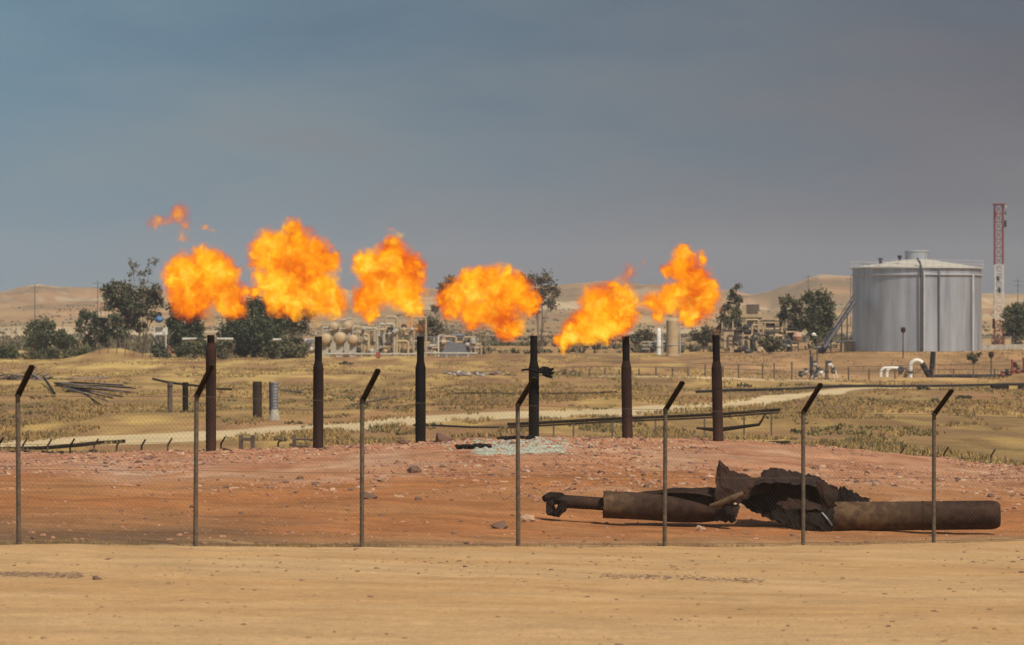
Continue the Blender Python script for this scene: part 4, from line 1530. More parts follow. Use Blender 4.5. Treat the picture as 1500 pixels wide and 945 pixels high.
for (dx, py, h, mk) in ((.95, 304, .5, 'concrete'), (-.55, 314, .9, 'red_paint'), (.95, 328, 1.1, 'steel_dark'), (1.0, 312, .6, 'steel_grey'), (-.2, 408, .7, 'steel_dark'), (.0, 425, .8, 'steel_dark'), (-.9, 474, 1.6, 'rust')):
    mb = MB(); mb.lathe([(.12, -h / 2), (.2, -h / 2 + .05), (.2, h / 2 - .05), (.12, h / 2)], (mx + dx, YM - .75, mz(py)), 10)
    mb.tube([(mx + dx, YM - .75, mz(py)), (mx + (hw if dx > 0 else -hw), YM - hw, mz(py))], .04, 5)
    mb.build('antenna', M[mk], mast)
mb = MB(); mb.box((mx, YM, mz(299)), (1.9, 1.9, .12)); mb.build('top_platform', M['red_paint'], mast)

t = thing('low_wall', G(1475, 500), 'low grey block wall on the embankment below the lattice mast', 'wall')
for q in range(9):
    mb = MB(); c = G(1441 + q * 12, 500, .42); mb.box(c, (1.17, .25, .95)); mb.build('wall_panel', M['concrete'], t)
for i, (px, w, lab) in enumerate(((1444, 1.6, 'beige boulder sized equipment box left of the mast foot'), (1476, 1.0, 'small beige box right of the mast foot'))):
    t = thing('equipment_box', G(px, 520), lab, 'box')
    mb = MB(); mb.box(G(px, 520, .9), (w, .8, 1.8)); mb.build('housing', M['beige'], t)
    mb = MB(); mb.box(G(px, 520, 1.86), (w + .2, 1.0, .1)); mb.build('lid', M['concrete'], t)


# ------------------------------------------------------------------ fence and fittings at the foot of the embankment
ef = thing('perimeter_fence', G(1180, 400), 'distant low post and rail fence along the foot of the tank embankment', 'fence')
eposts = [(828, 548), (848, 545), (863, 540), (886, 538), (907, 541), (936, 540), (961, 537), (985, 538), (1008, 537), (1033, 534), (1059, 536), (1082, 533), (1117, 532), (1134, 532), (1160, 530), (1243, 538), (1273, 541), (1311, 540), (1367, 540), (1397, 540), (1426, 541), (1457, 540), (1482, 538), (1512, 538)]
for px, pt_ in eposts:
    g = G(px, 398, -.1)
    mb = MB(); mb.tube([g, P(px, pt_, 398)], .085, 6); mb.build('post', M['wood'], ef)
for h in (1.0, 1.55):
    for (a, b) in ((828, 1160), (1243, 1512)):
        mb = MB(); mb.tube([G(px, 398, h) for px in range(a, b + 1, 12)], .03, 4, cap=False); mb.build('rail', M['wood'], ef)

def kpt(px, py, Y=404.0): return P(px, py, Y)
t = thing('pipe_riser', G(1345, 404), 'white hooked pipe with black slanting leg in front of the tank embankment', 'pipe')
path = []
for q in range(9):
    a = PI - PI * q / 8 * .8
    path.append(kpt(1343 + 9.5 * math.cos(a), 538 - 10 * math.sin(a)))
mb = MB(); mb.tube([kpt(1333.5, 556)] + path, .26, 12); autosmooth(mb.build('riser_bend', M['white_paint'], t))
mb = MB(); mb.tube([path[-1], kpt(1362, 553)], .33, 12); autosmooth(mb.build('slanting_leg', M['black_pipe'], t))
mb = MB(); mb.tube([kpt(1364, 551), kpt(1367, 515)], .30, 10); autosmooth(mb.build('steep_leg', M['black_pipe'], t))
mb = MB(); mb.lathe([(.36, -.12), (.36, .12)], kpt(1333.5, 545), 14); mb.build('flange', M['steel_dark'], t)
poly('pipeline', M['black_pipe'], [kpt(1360, 552), kpt(1420, 551.5), kpt(1480, 551.5), kpt(1570, 551)], .27, 'thick black raised pipeline running right from the hooked white pipe', 'pipeline', None, 12)
poly('marker_pole', M['beige'], [G(1371, 407, -.1), P(1371, 515, 407)], .14, 'tall pale beige pole beside the hooked white pipe', 'pole')
for i, (px, lab) in enumerate(((1290, 'white gooseneck pipe, left one of the pair at the embankment foot'), (1299, 'white gooseneck pipe, right one of the pair at the embankment foot'))):
    pts = [kpt(px, 558, 408 - i)]
    for q in range(7):
        a = PI - PI / 2 * q / 6
        pts.append(kpt(px + 8 + 8 * math.cos(a), 548 - 9 * math.sin(a), 408 - i))
    pts.append(kpt(1318 + i * 3, 539.5 + i, 408 - i))
    poly('gooseneck_pipe', M['white_paint'], pts, .2, lab, 'pipe', 'white goosenecks at the embankment foot', 10)
t = thing('valve_set', G(1322, 405), 'beige and dark valve set at the end of the two white goosenecks', 'valve')
mb = MB(); mb.box(kpt(1322, 547, 405), (1.0, .6, 1.0)); mb.build('valve_body', M['beige'], t)
mb = MB(); mb.lathe([(.3, -.05), (.42, 0), (.3, .05)], kpt(1320, 541, 404.5), 12, ax=(0, 1, 0)); mb.build('handwheel', M['steel_dark'], t)
mb = MB(); mb.tube([kpt(1327, 558, 405), kpt(1327, 539, 405)], .12, 8); mb.build('stem', M['steel_dark'], t)


def wellhead(px, Y, m1, m2, lab, s=1.0, top=1.0):
    g = G(px, Y)
    t = thing('wellhead', g, lab, 'wellhead', 'wellheads in front of the embankment')
    mb = MB(); mb.lathe([(.35 * s, 0), (.35 * s, .15 * s), (.2 * s, .2 * s), (.2 * s, .9 * s), (.34 * s, .95 * s), (.34 * s, 1.05 * s), (.16 * s, 1.1 * s), (.16 * s, 2.2 * s * top)], g, 12); mb.build('casing', M[m1], t)
    for k, (dx, dz) in enumerate(((-.7, .8), (.75, .95), (.35, 1.7), (-1.3, .5))):
        c = g + Vector((dx * s, 0, dz * s))
        mb = MB(); mb.lathe([(.09 * s, -.25 * s), (.26 * s, -.2 * s), (.3 * s, 0), (.26 * s, .2 * s), (.09 * s, .25 * s)], c, 10, ax=(1, 0, 0)); mb.build('valve_body', M[m1 if k % 2 else m2], t)
        mb = MB(); mb.tube([g + Vector((0, 0, dz * s)), c + Vector((.3 * s if dx > 0 else -.3 * s, 0, 0)), c + Vector((.5 * s if dx > 0 else -.5 * s, 0, -dz * s * .9))], .08 * s, 8); mb.build('flow_pipe', M[m2], t)
        mb = MB(); mb.lathe([(.05 * s, 0), (.05 * s, .35 * s), (.3 * s, .36 * s), (.3 * s, .41 * s), (.05 * s, .42 * s)], c, 10, ax=(0, -.2, 1)); mb.build('handwheel', M['steel_dark'], t)
    return t


wellhead(1189, 402, 'steel_dark', 'concrete', 'dark wellhead with pale fittings, left one of the pair beside the sixth fence post', 1.0, 1.2)
wellhead(1211, 400, 'wood', 'white_paint', 'brown wellhead with white flow pipes, right one of the pair beside the sixth fence post', 1.0, 1.0)
wellhead(1483, 398, 'red_paint', 'rust', 'small red wellhead near the right edge, left of its twin', .9, 1.1)
wellhead(1500, 399, 'red_paint', 'red_paint', 'red wellhead cut by the right edge of the photo', 1.0, 1.1)

for (px, Y, pt_, kind, lab) in ((1197, 420, 492, 'lamp', 'thin post with a small white lamp left of the tank stair'),
                                (1323, 455, 483, 'sign', 'thin post with a small dark round head in front of the silver tank'),
                                (1452, 410, 519, 'sign', 'short dark post with a knob on the embankment slope near the right edge'),
                                (1187, 418, 514, 'bare', 'thin dark post beside the lamp post on the embankment')):
    g = G(px, Y, -.1); tp = P(px, pt_, Y)
    t = thing({'lamp': 'lamp_post', 'sign': 'marker_post', 'bare': 'marker_post'}[kind], g, lab, 'post')
    mb = MB(); mb.tube([g, tp], .09, 6); mb.build('shaft', M['wood'] if kind != 'bare' else M['steel_dark'], t)
    mb = MB()
    if kind == 'lamp': mb.lathe([(.1, -.1), (.28, -.05), (.3, .15), (.08, .3)], P(px - 5, pt_ - 1, Y), 10); mb.tube([P(px - 5, pt_ - 1, Y), tp], .05, 5); mb.build('lamp_head', M['white_paint'], t)
    elif kind == 'sign': mb.lathe([(.08, -.4), (.3, -.3), (.34, 0), (.3, .25), (.08, .35)], tp, 10); mb.build('head', M['rust'], t)
    else: mb.box(tp, (.3, .2, .15)); mb.build('head', M['steel_dark'], t)


# ------------------------------------------------------------------ trees and shrubs
def tree(name, label, base_px, Y, blobs, leaf, n=2600, leaf_s=.30, trunk=.22, cat='tree', group=None, seed=0, airy=.0, ntr=1, leaf2=None):
    rs = np.random.default_rng(seed + 1000)
    rp = random.Random(seed)
    g = G(base_px, Y)
    k = Y / FPX
    t = thing(name, g, label, cat, group)
    C = []
    for (px, py, r) in blobs:
        C.append((P(px, py, Y) + Vector((0, rp.uniform(-.7, .7) * r * k * 1.2, 0)), r * k))
    mb = MB()
    bases = [g + Vector(((i - (ntr - 1) / 2) * trunk * 4, rp.uniform(-.5, .5), -.15)) for i in range(ntr)]
    for i, (c, r) in enumerate(C):
        b = bases[i % ntr]
        h = (c - b).length
        mid = b.lerp(c, .5); mid.x = b.x + (c.x - b.x) * .3 + rp.uniform(-.3, .3)
        q1 = b.lerp(mid, .5) + Vector((rp.uniform(-.1, .1), 0, 0))
        rr = trunk * (1 if i < ntr else .55)
        mb.tube([b, q1, mid, mid.lerp(c, .6) + Vector((rp.uniform(-.2, .2), 0, 0)), c + Vector((0, 0, r * .4))], [rr, rr * .8, rr * .6, rr * .35, rr * .12], 6)
        for q in range(3):
            d = Vector((rp.gauss(0, 1), rp.gauss(0, 1), rp.gauss(.3, .8))).normalized() * r
            mb.tube([mid.lerp(c, .7), c + d * .5, c + d * .9], [rr * .25, rr * .15, rr * .06], 4)
    mb.build('trunk', M['bark'], t)
    wsum = sum(r * r for _, r in C)
    V = []; F = []; MI = []
    for (c, r) in C:
        m = max(20, int(n * r * r / wsum))
        ncl = max(6, int(m / 34))
        # clump centres biased outward
        d = rs.normal(size=(ncl, 3)); d /= np.linalg.norm(d, axis=1)[:, None]
        cc = np.array(c) + d * (r * rs.random(ncl)[:, None] ** .45) * np.array([1, 1, .95])
        cr = r * (.26 + .30 * rs.random(ncl))
        per = int(m / ncl)
        for ci in range(ncl):
            p = cc[ci] + rs.normal(size=(per, 3)) * cr[ci] * .55
            mi = 1 if (leaf2 and rs.random() < .4) else 0
            for q in range(per):
                a = rs.normal(size=3); a /= np.linalg.norm(a); b = np.cross(a, rs.normal(size=3)); b /= np.linalg.norm(b) + 1e-9
                s = leaf_s * (.5 + rs.random())
                a = a * s; b = b * s * .38
                o = len(V)
                V += [tuple(p[q] - a * .5), tuple(p[q] + b), tuple(p[q] + a * .5), tuple(p[q] - b)]
                F.append((o, o + 1, o + 2, o + 3)); MI.append(mi)
    mb = MB(); mb.v = V; mb.f = F; mb.m = MI
    mb.build('crown', [M[leaf], M[leaf2 or leaf]], t)
    return t


TL = [
    ('bush', 'low round green bush, second from the left edge below the hills', 58, 540, [(49, 486, 13), (64, 481, 12), (73, 494, 12), (47, 499, 10), (60, 500, 13), (76, 478, 6)], 'leaf_green', 2400, 'leaf_olive', 2, 0),
    ('bush', 'small green bush left of the tall eucalyptus trees', 98, 540, [(92, 495, 10), (103, 500, 9), (97, 508, 9)], 'leaf_green', 1300, 'leaf_grey', 1, 0),
    ('eucalyptus_tree', 'lowest and leftmost of the grey green eucalyptus trees', 140, 525, [(124, 462, 10), (136, 470, 12), (117, 482, 9), (145, 487, 13), (156, 478, 12), (130, 497, 8), (152, 500, 9), (116, 470, 7)], 'leaf_grey', 3000, 'leaf_green', 3, 1),
    ('eucalyptus_tree', 'tall grey green eucalyptus with a broad crown left of the first flame', 178, 522, [(160, 425, 11), (172, 419, 11), (186, 430, 14), (163, 444, 13), (180, 452, 15), (197, 449, 12), (170, 470, 12), (192, 472, 12), (182, 490, 8), (163, 492, 7)], 'leaf_grey', 5200, 'leaf_green', 3, 1),
    ('eucalyptus_tree', 'thin topped eucalyptus with sparse wisps above, right of the broad crowned one', 207, 524, [(208, 432, 10), (228, 425, 10), (219, 443, 12), (233, 440, 10), (207, 455, 10), (226, 462, 10), (205, 480, 8)], 'leaf_grey', 3600, 'leaf_brown', 2, 1),
    ('dark_tree', 'dark green tree standing behind the left side of the first flame', 265, 515, [(262, 455, 15), (276, 462, 15), (256, 478, 13), (284, 484, 14), (268, 490, 14), (255, 500, 10), (272, 508, 11), (290, 500, 10)], 'leaf_dark', 4600, 'leaf_green', 2, 0),
    ('dark_tree', 'big dark green bushy tree between the first two flare pipes', 372, 505, [(345, 462, 17), (370, 447, 18), (394, 455, 18), (352, 485, 21), (380, 480, 24), (402, 480, 18), (335, 492, 13), (412, 468, 13), (384, 508, 16), (352, 512, 15), (368, 500, 18), (335, 512, 10)], 'leaf_dark', 8500, 'leaf_green', 2, 0),
    ('olive_tree', 'brownish green tree behind the second flame just left of its flare pipe', 430, 515, [(422, 452, 12), (438, 465, 12), (452, 457, 10), (428, 478, 12), (444, 482, 8)], 'leaf_olive', 2400, 'leaf_brown', 1, 0),
    ('bush', 'dull brown bush at the foot of the trees left of the second flare pipe', 428, 492, [(421, 508, 12), (434, 505, 12), (442, 514, 9), (426, 518, 10)], 'leaf_brown', 2200, 'leaf_olive', 1, 0),
    ('bush', 'small bright green bush under the white shelter left of the first flare pipe', 234, 500, [(229, 513, 8), (240, 516, 8), (233, 520, 7)], 'leaf_green', 1000, None, 1, 0),
    ('bush', 'dark spiky bush at the very left edge', 12, 505, [(12, 515, 7), (22, 521, 7), (2, 522, 8), (14, 524, 7)], 'leaf_dark', 1100, 'leaf_olive', 1, 0),
    ('bare_tree', 'greyish brown thin tree right of the fourth flame', 792, 600, [(777, 412, 10), (795, 410, 13), (808, 425, 12), (792, 432, 13), (805, 445, 9), (785, 450, 9), (768, 404, 6)], 'leaf_brown', 2500, 'leaf_grey', 2, 1),
    ('bare_tree', 'thin greyish tree peeping out left of the fourth flame', 655, 600, [(650, 424, 9), (662, 412, 9), (645, 440, 9), (640, 455, 8)], 'leaf_brown', 1300, 'leaf_grey', 1, 1),
    ('olive_tree', 'tall narrow dark tree right of the rightmost flame', 1072, 560, [(1079, 420, 6), (1072, 432, 8), (1081, 440, 8), (1066, 452, 10), (1080, 458, 10), (1060, 468, 10), (1074, 474, 11), (1088, 476, 8), (1058, 484, 9)], 'leaf_olive', 3000, 'leaf_brown', 2, 1),
    ('olive_tree', 'hazy brownish tree in front of the right hill, left of the greener one', 1158, 540, [(1150, 444, 9), (1162, 442, 10), (1172, 452, 10), (1155, 462, 12), (1168, 472, 12), (1158, 486, 10), (1145, 470, 8)], 'leaf_olive', 3000, 'leaf_brown', 2, 1),
    ('olive_tree', 'green tree just left of the tank stair', 1197, 535, [(1187, 438, 9), (1204, 436, 10), (1211, 450, 11), (1192, 455, 13), (1205, 470, 13), (1186, 474, 12), (1212, 486, 10), (1194, 490, 12), (1218, 466, 8)], 'leaf_green', 4600, 'leaf_olive', 2, 0),
    ('olive_tree', 'green tree at the right edge beyond the lattice mast', 1486, 535, [(1478, 462, 9), (1490, 454, 10), (1499, 464, 12), (1482, 476, 11), (1496, 482, 12), (1506, 456, 10), (1478, 490, 8), (1475, 452, 6)], 'leaf_green', 3600, 'leaf_olive', 2, 0),
    ('bush', 'leaning dry shrub on the embankment slope right of the tank', 1427, 446, [(1421, 520, 5), (1428, 524, 5), (1424, 529, 5), (1433, 520, 4)], 'leaf_olive', 500, 'leaf_brown', 1, 0),
    ('bush', 'dusty brown scrub below the third flame behind the plant', 625, 560, [(618, 478, 9), (632, 472, 9), (640, 482, 9), (625, 488, 8)], 'leaf_brown', 1300, 'leaf_grey', 1, 0),
    ('bush', 'dusty brown scrub left of the beige upright vessel', 945, 560, [(938, 492, 8), (950, 490, 8), (930, 498, 7)], 'leaf_brown', 1000, 'leaf_grey', 1, 0),
    ('bush', 'dusty scrub between the beige upright vessel and the ruined building', 1030, 550, [(1022, 492, 9), (1036, 488, 9), (1046, 494, 8), (1030, 500, 8)], 'leaf_brown', 1400, 'leaf_olive', 1, 0),
    ('bush', 'olive bush standing in front of the tiny cabin left of the first flare pipe', 285, 490, [(276, 510, 9), (290, 508, 10), (300, 514, 9), (266, 516, 7)], 'leaf_olive', 1500, 'leaf_green', 1, 0),
    ('bush', 'olive bush hiding the tiny cabin right of the first flare pipe', 326, 488, [(320, 510, 9), (332, 509, 9), (326, 517, 9)], 'leaf_olive', 1300, 'leaf_brown', 1, 0),
    ('bush', 'dull olive bush under the tiny cabin right of the big dark tree', 410, 488, [(404, 512, 9), (414, 511, 8), (396, 516, 8)], 'leaf_olive', 1200, 'leaf_dark', 1, 0),
    ('bush', 'dark scrub at the foot of the ruined building', 1128, 500, [(1118, 504, 7), (1130, 500, 8), (1142, 504, 8)], 'leaf_olive', 900, 'leaf_brown', 1, 0),
]
for i, (nm, lab, bp, Y, bl, lf, n, lf2, ntr, air) in enumerate(TL):
    bl2 = [(a, b, r * (1.12 if not air else 1.02)) for a, b, r in bl]
    tree(nm, lab, bp, Y, bl2, lf, int(n * (1.1 if air else 1.5)), .36 if Y > 480 else .25, .10, 'tree' if 'tree' in nm else 'bush', None, i, air, ntr, lf2)
tree('tall_sapling', 'very sparse wispy treetop rising highest above the eucalyptus trees', 214, 545, [(192, 383, 6), (194, 394, 6), (206, 402, 8), (224, 384, 8), (190, 405, 7), (211, 414, 8), (199, 390, 6), (218, 396, 7)], 'leaf_brown', 420, .32, .07, 'tree', None, 77, 1, 2, 'leaf_grey')
# hedge: one band of low shrubs
hb = [(38 + q * 7, 520 + (4 if q % 2 else 0) - (4 if q > 10 else 0), 9.5) for q in range(17)]
tree('hedge', 'long low green hedge under the trees at the left', 90, 500, hb, 'leaf_olive', 5200, .26, .05, 'hedge', None, 55, 0, 6, 'leaf_green')

SHR = [(1167, 205, 9, 'dark low shrub in the field right of the last flare pipe'), (1090, 356, 11, 'wide low dark shrub behind the last flare pipe'), (1353, 330, 9, 'low dark shrub under the hooked white pipe'),
       (1412, 300, 12, 'flat dark shrub in the field near the right edge'), (1372, 285, 8, 'small flat shrub in the field left of the seventh fence post'), (533, 275, 7, 'small shrub behind the third fence post'),
       (830, 395, 22, 'long flat green shrub patch right of the fourth flare pipe'), (1050, 360, 7, 'small shrub beside the last flare pipe'), (508, 450, 10, 'grey low shrub in front of the processing plant'),
       (105, 318, 7, 'green weed clump at the butt of the pole pile')]
for i, (px, Y, w, lab) in enumerate(SHR):
    k = Y / FPX
    g = G(px, Y); pyg = CY + (CAMZ - g.z) * FPX / Y
    bl = [(px + (j - 2) * w * .4, pyg - 2 - 1.5 * math.sin(j), w * .28) for j in range(5)]
    tree('shrub', lab, px, Y, bl, 'leaf_olive' if i % 2 else 'leaf_green', 650, .14, .03, 'shrub', 'low shrubs in the field', 200 + i, 0, 1, 'leaf_brown')


def gen_scrub():
    while True:
        Y = 545 * (3.6 ** random.random())
        X = wx(inpx(), Y)
        if vnoise(X / 30, Y / 90, 421) * .7 + vnoise(X / 8, Y / 30, 422) * .5 > .62:
            return X, Y


tufts('desert_scrub', 7000, gen_scrub, ['leaf_brown', 'leaf_olive', 'leaf_grey'], 'low dusty scrub dotted over the far plain and the foot of the hills', .4, 1.5, 7, 1.6, .22)


# ------------------------------------------------------------------ processing plant behind the second and third flames
YP = 512.0; kp = YP / FPX
vlab = ['beige horizontal vessel end, leftmost of three in the front row', 'beige horizontal vessel end, middle of three in the front row', 'beige horizontal vessel end, rightmost of three in the front row',
        'beige vessel end peeping over the left of the front three', 'beige vessel end peeping over the right of the front three']
for i, (px, py, r, Y) in enumerate(((476, 497, 8.5, 508), (497, 495.5, 9, 508), (516, 498, 7.5, 508), (488, 479, 7, 526), (508, 478, 7, 526))):
    k = Y / FPX; c = P(px, py, Y); R = r * k
    g = gz(c.x, Y)
    t = thing('pressure_vessel', (c.x, Y, g), vlab[i], 'vessel', 'beige horizontal vessels of the plant')
    mb = MB(); mb.lathe([(.001, -.5 * R), (.5 * R, -.42 * R), (.86 * R, -.2 * R), (R, 0), (R, 5.0), (.5 * R, 5.5), (.001, 5.6)], c, 24, ax=(0, 1, 0)); autosmooth(mb.build('shell', M['beige'], t))
    for yy in (.6, 4.2):
        mb = MB(); mb.box((c.x, Y + yy, (g + c.z - R * .6) / 2), (R * 1.1, .3, c.z - R * .6 - g)); mb.build('saddle', M['concrete'], t)
    mb = MB(); mb.tube([c + Vector((0, .8, R * .9)), c + Vector((0, .8, R * 1.5)), c + Vector((R * 1.2, .8, R * 1.6))], .12, 8); mb.build('nozzle_pipe', M['concrete'], t)

rs = random.Random(21)
def pipework(px0, px1, Y, pyt, lab, mats, seed):
    rs = random.Random(seed)
    t = thing('pipe_rack', G((px0 + px1) / 2, Y), lab, 'pipe rack', 'pipe racks of the plant')
    x0, x1 = wx(px0, Y), wx(px1, Y)
    g = gz((x0 + x1) / 2, Y)
    H = CAMZ - (pyt - CY) * Y / FPX - g
    n = max(2, int((px1 - px0) / 14))
    for i in range(n + 1):
        x = x0 + (x1 - x0) * i / n
        mb = MB(); mb.box((x, Y, g + H * .5), (.20, .20, H * rs.uniform(.8, 1))); mb.build('column', M[mats[0]], t)
    for h in (.35, .68, .95):
        mb = MB(); mb.box(((x0 + x1) / 2, Y - .02, g + H * h), (x1 - x0 + .3, .16, .18)); mb.build('beam', M[mats[1]], t)
    for q in range(int((px1 - px0) / 5)):
        x = rs.uniform(x0, x1); z = g + rs.uniform(.1, .6) * H; r = rs.uniform(.09, .24)
        w = rs.uniform(.6, 2.2); hh = rs.uniform(.5, H * .45)
        pts = [(x, Y - 1, z), (x, Y - 1, z + hh), (x + .15, Y - 1, z + hh + .2), (x + w, Y - 1, z + hh + .22)]
        if rs.random() < .5: pts += [(x + w + .2, Y - 1, z + hh), (x + w + .2, Y - 1, g)]
        mb = MB(); mb.tube(pts, r, 7); mb.build('pipe', M[rs.choice(mats)], t)
    for q in range(int((px1 - px0) / 7)):
        c = (rs.uniform(x0, x1), Y - 1.4, g + rs.uniform(.05, .8) * H); r = rs.uniform(.2, .5)
        mb = MB(); mb.lathe([(r * .4, -r * 1.1), (r, -r * .7), (r, r * .7), (r * .4, r * 1.1)], c, 10, ax=(rs.choice([0, 1]), rs.choice([0, .6]), rs.choice([0, 1]) + .01)); mb.build('valve_body', M[rs.choice(mats + ['shade_dark'])], t)
    return t


pipework(524, 606, 515, 466, 'dense beige and dark pipework under the third flame', ['beige', 'concrete', 'beige', 'shade_dark'], 1)
pipework(462, 530, 532, 470, 'taller beige pipework behind the horizontal vessels', ['beige', 'concrete', 'beige'], 2)
pipework(604, 700, 520, 492, 'low greyish pipework right of the third flare pipe', ['concrete', 'steel_grey', 'grey_wood', 'beige'], 3)
pipework(404, 458, 540, 496, 'low pale pipework partly hidden behind the dark trees', ['concrete', 'white_paint', 'steel_grey'], 4)
pipework(1084, 1150, 512, 490, 'dark low pipework in front of the ruined building', ['shade_dark', 'beige', 'steel_dark'], 5)
pipework(1058, 1152, 522, 468, 'beige and dark clutter of pipes before the ruined building', ['beige', 'shade_dark', 'wood'], 8)
pipework(942, 1000, 540, 500, 'dark low pipework behind the beige upright vessel', ['shade_dark', 'concrete', 'steel_grey'], 6)
for i, (a, b, py, lab) in enumerate(((478, 612, 518.5, 'pale horizontal header pipe along the foot of the plant'), (618, 700, 517.5, 'pale low header pipe right of the third flare pipe'))):
    t = thing('header_pipe', G((a + b) / 2, 503), lab, 'pipe', None)
    mb = MB(); mb.tube([P(a, py, 503), P(b, py + .5, 503)], .16, 8); mb.build('pipe', M['concrete'], t)
    for px in range(a + 4, b, 16):
        p = P(px, py, 503); g = gz(p.x, 503)
        mb = MB(); mb.box((p.x, 503, (p.z + g) / 2 - .08), (.2, .2, max(.1, p.z - g - .1))); mb.build('support', M['concrete'], t)
t = thing('fire_box', G(554, 498), 'small red box standing before the plant', 'box')
mb = MB(); mb.box(G(554, 498, .5), (.62, .5, .85)); mb.build('housing', M['red_paint'], t)
mb = MB(); mb.box(G(554, 498, .03), (.4, .4, .2)); mb.build('foot', M['steel_dark'], t)
t = thing('grey_cabin', G(665, 508), 'bluish grey sloping equipment cabin right of the third flare pipe', 'cabin')
c = G(665, 508)
mb = MB(); vs = [(-2.2, 0, 0), (2.2, 0, 0), (1.5, 0, 1.9), (-.9, 0, 2.1), (-2.2, 1.5, 0), (2.2, 1.5, 0), (1.5, 1.5, 1.9), (-.9, 1.5, 2.1)]
mb.add([c + Vector(v) for v in vs], [(0, 1, 2, 3), (5, 4, 7, 6), (0, 3, 7, 4), (1, 5, 6, 2), (3, 2, 6, 7), (0, 4, 5, 1)]); mb.build('housing', M['steel_grey'], t)
mb = MB(); mb.tube([c + Vector((-2.3, -.3, 0)), c + Vector((-2.3, -.3, 3.1))], .1, 6); mb.build('mast_pole', M['white_paint'], t)

# upright vessels
for (px, w, pt_, Y, mk, lab) in ((985, 9.0, 468, 500, 'beige', 'thick beige upright vessel under the rightmost flame'), (965, 3.4, 482, 505, 'white_paint', 'slim white upright pipe left of the beige vessel')):
    k = Y / FPX; g = G(px, Y); tp = P(px, pt_, Y)
    t = thing('upright_vessel', g, lab, 'vessel')
    R = w * k
    H = tp.z - g.z
    mb = MB(); mb.lathe([(R * 1.15, 0), (R * 1.15, .25), (R, .3), (R, H * .97), (R * .6, H * 1.02), (.001, H * 1.04)], g, 24); autosmooth(mb.build('shell', M[mk], t))
    mb = MB(); mb.lathe([(R, H * .3), (R + .07, H * .3 + .02), (R + .07, H * .3 + .16), (R, H * .3 + .18)], g, 24); mb.build('ring', M['concrete'], t)
    mb = MB(); mb.tube([g + Vector((R + .2, -.2, 0)), g + Vector((R + .2, -.2, H * .9)), g + Vector((R * .8, -.2, H * .95))], .1, 8); mb.build('side_pipe', M['concrete'], t)

# ruined frame building
YB = 528.0; kb = YB / FPX
t = thing('ruined_building', G(1112, YB), 'ruined beige concrete building frame with dark openings left of the trees', 'building')
gB = gz(wx(1112, YB), YB)
def bz(py): return CAMZ - (py - CY) * kb
for px, pt_ in ((1072, 486), (1090, 447), (1113, 456), (1138, 466), (1148, 490)):
    x = wx(px, YB); mb = MB(); mb.box((x, YB, (gB + bz(pt_)) / 2), (.62, .6, bz(pt_) - gB)); mb.build('column', M['beige'], t)
for (a, b, py, th) in ((1085, 1118, 463, .45), (1072, 1140, 482, .4), (1068, 1150, 501, .4), (1108, 1140, 472, .3)):
    mb = MB(); mb.box(((wx(a, YB) + wx(b, YB)) / 2, YB + 1.2, bz(py)), (wx(b, YB) - wx(a, YB), 3.4, th)); mb.build('floor_slab', M['beige'], t)
mb = MB(); mb.box(((wx(1074, YB) + wx(1148, YB)) / 2, YB + 3.0, (gB + bz(484)) / 2), (wx(1148, YB) - wx(1074, YB), .25, bz(484) - gB)); mb.build('back_wall', M['shade_dark'], t)  # dark colour puts the interior shade on this wall
for (a, b, p0, p1, mk) in ((1094, 1110, 464, 480, 'shade_dark'), (1117, 1135, 469, 481, 'shade_dark'), (1117, 1136, 484, 500, 'shade_dark'), (1094, 1110, 484, 500, 'shade_dark'), (1077, 1087, 484, 499, 'shade_dark'), (1094, 1110, 502, 515, 'shade_dark'), (1060, 1072, 486, 510, 'beige'), (1092, 1100, 482, 492, 'beige'), (1093, 1112, 446, 460, 'bark'), (1116, 1124, 482, 500, 'beige'), (1130, 1137, 470, 478, 'beige'), (1140, 1150, 496, 514, 'concrete'), (1100, 1112, 503, 516, 'concrete'), (1076, 1088, 500, 512, 'beige')):
    mb = MB(); mb.box(((wx(a, YB) + wx(b, YB)) / 2, YB - .1, (bz(p0) + bz(p1)) / 2), (wx(b, YB) - wx(a, YB), .35, bz(p0) - bz(p1))); mb.build('wall_shade_panel', M[mk], t)  # dark panels paint the shade of the openings, the others are broken walling
mb = MB(); mb.lathe([(.001, -.75), (.5, -.6), (.8, 0), (.5, .6), (.001, .75)], P(1168, 493, 520), 16); t2 = mb.build('round_drum', M['stone_pale'], origin=G(1168, 520)); tag(t2, 'round beige drum between the two trees left of the tank', 'drum')

# blue topped shelter at left
t = thing('water_stand', G(234, 508), 'white stand carrying a small round blue tank, right of the eucalyptus trees', 'water tank')
mb = MB(); mb.lathe([(.001, -.55), (.5, -.4), (.68, 0), (.5, .4), (.001, .55)], P(233, 468, 508), 14); mb.build('blue_tank', M['blue_paint'], t)
mb = MB(); mb.box(P(234, 476, 508), (1.5, 1.5, .15)); mb.build('deck', M['concrete'], t)
mb = MB(); mb.box(P(236, 485, 508.5), (1.9, 1.2, 1.1)); mb.build('cabin', M['white_paint'], t)
for px in (226, 243):
    for yy in (507.3, 508.7):
        g = gz(wx(px, yy), yy); p = P(px, 477, yy); mb = MB(); mb.tube([(p.x, yy, g), p], .09, 5); mb.build('leg', M['white_paint'], t)
for q in range(3):
    mb = MB(); mb.tube([P(224 + q * 7, 492, 507.2), P(231 + q * 5, 508, 507.2)], .13, 6); mb.build('brace', M['steel_dark'], t)
t = thing('red_pump', G(247, 500), 'small red pump at the foot of the white stand', 'pump')
mb = MB(); mb.lathe([(.3, 0), (.42, .1), (.42, .8), (.2, 1.1), (.2, 1.5), (.3, 1.55), (.3, 1.7)], G(247, 500), 12); mb.build('pump_body', M['red_paint'], t)
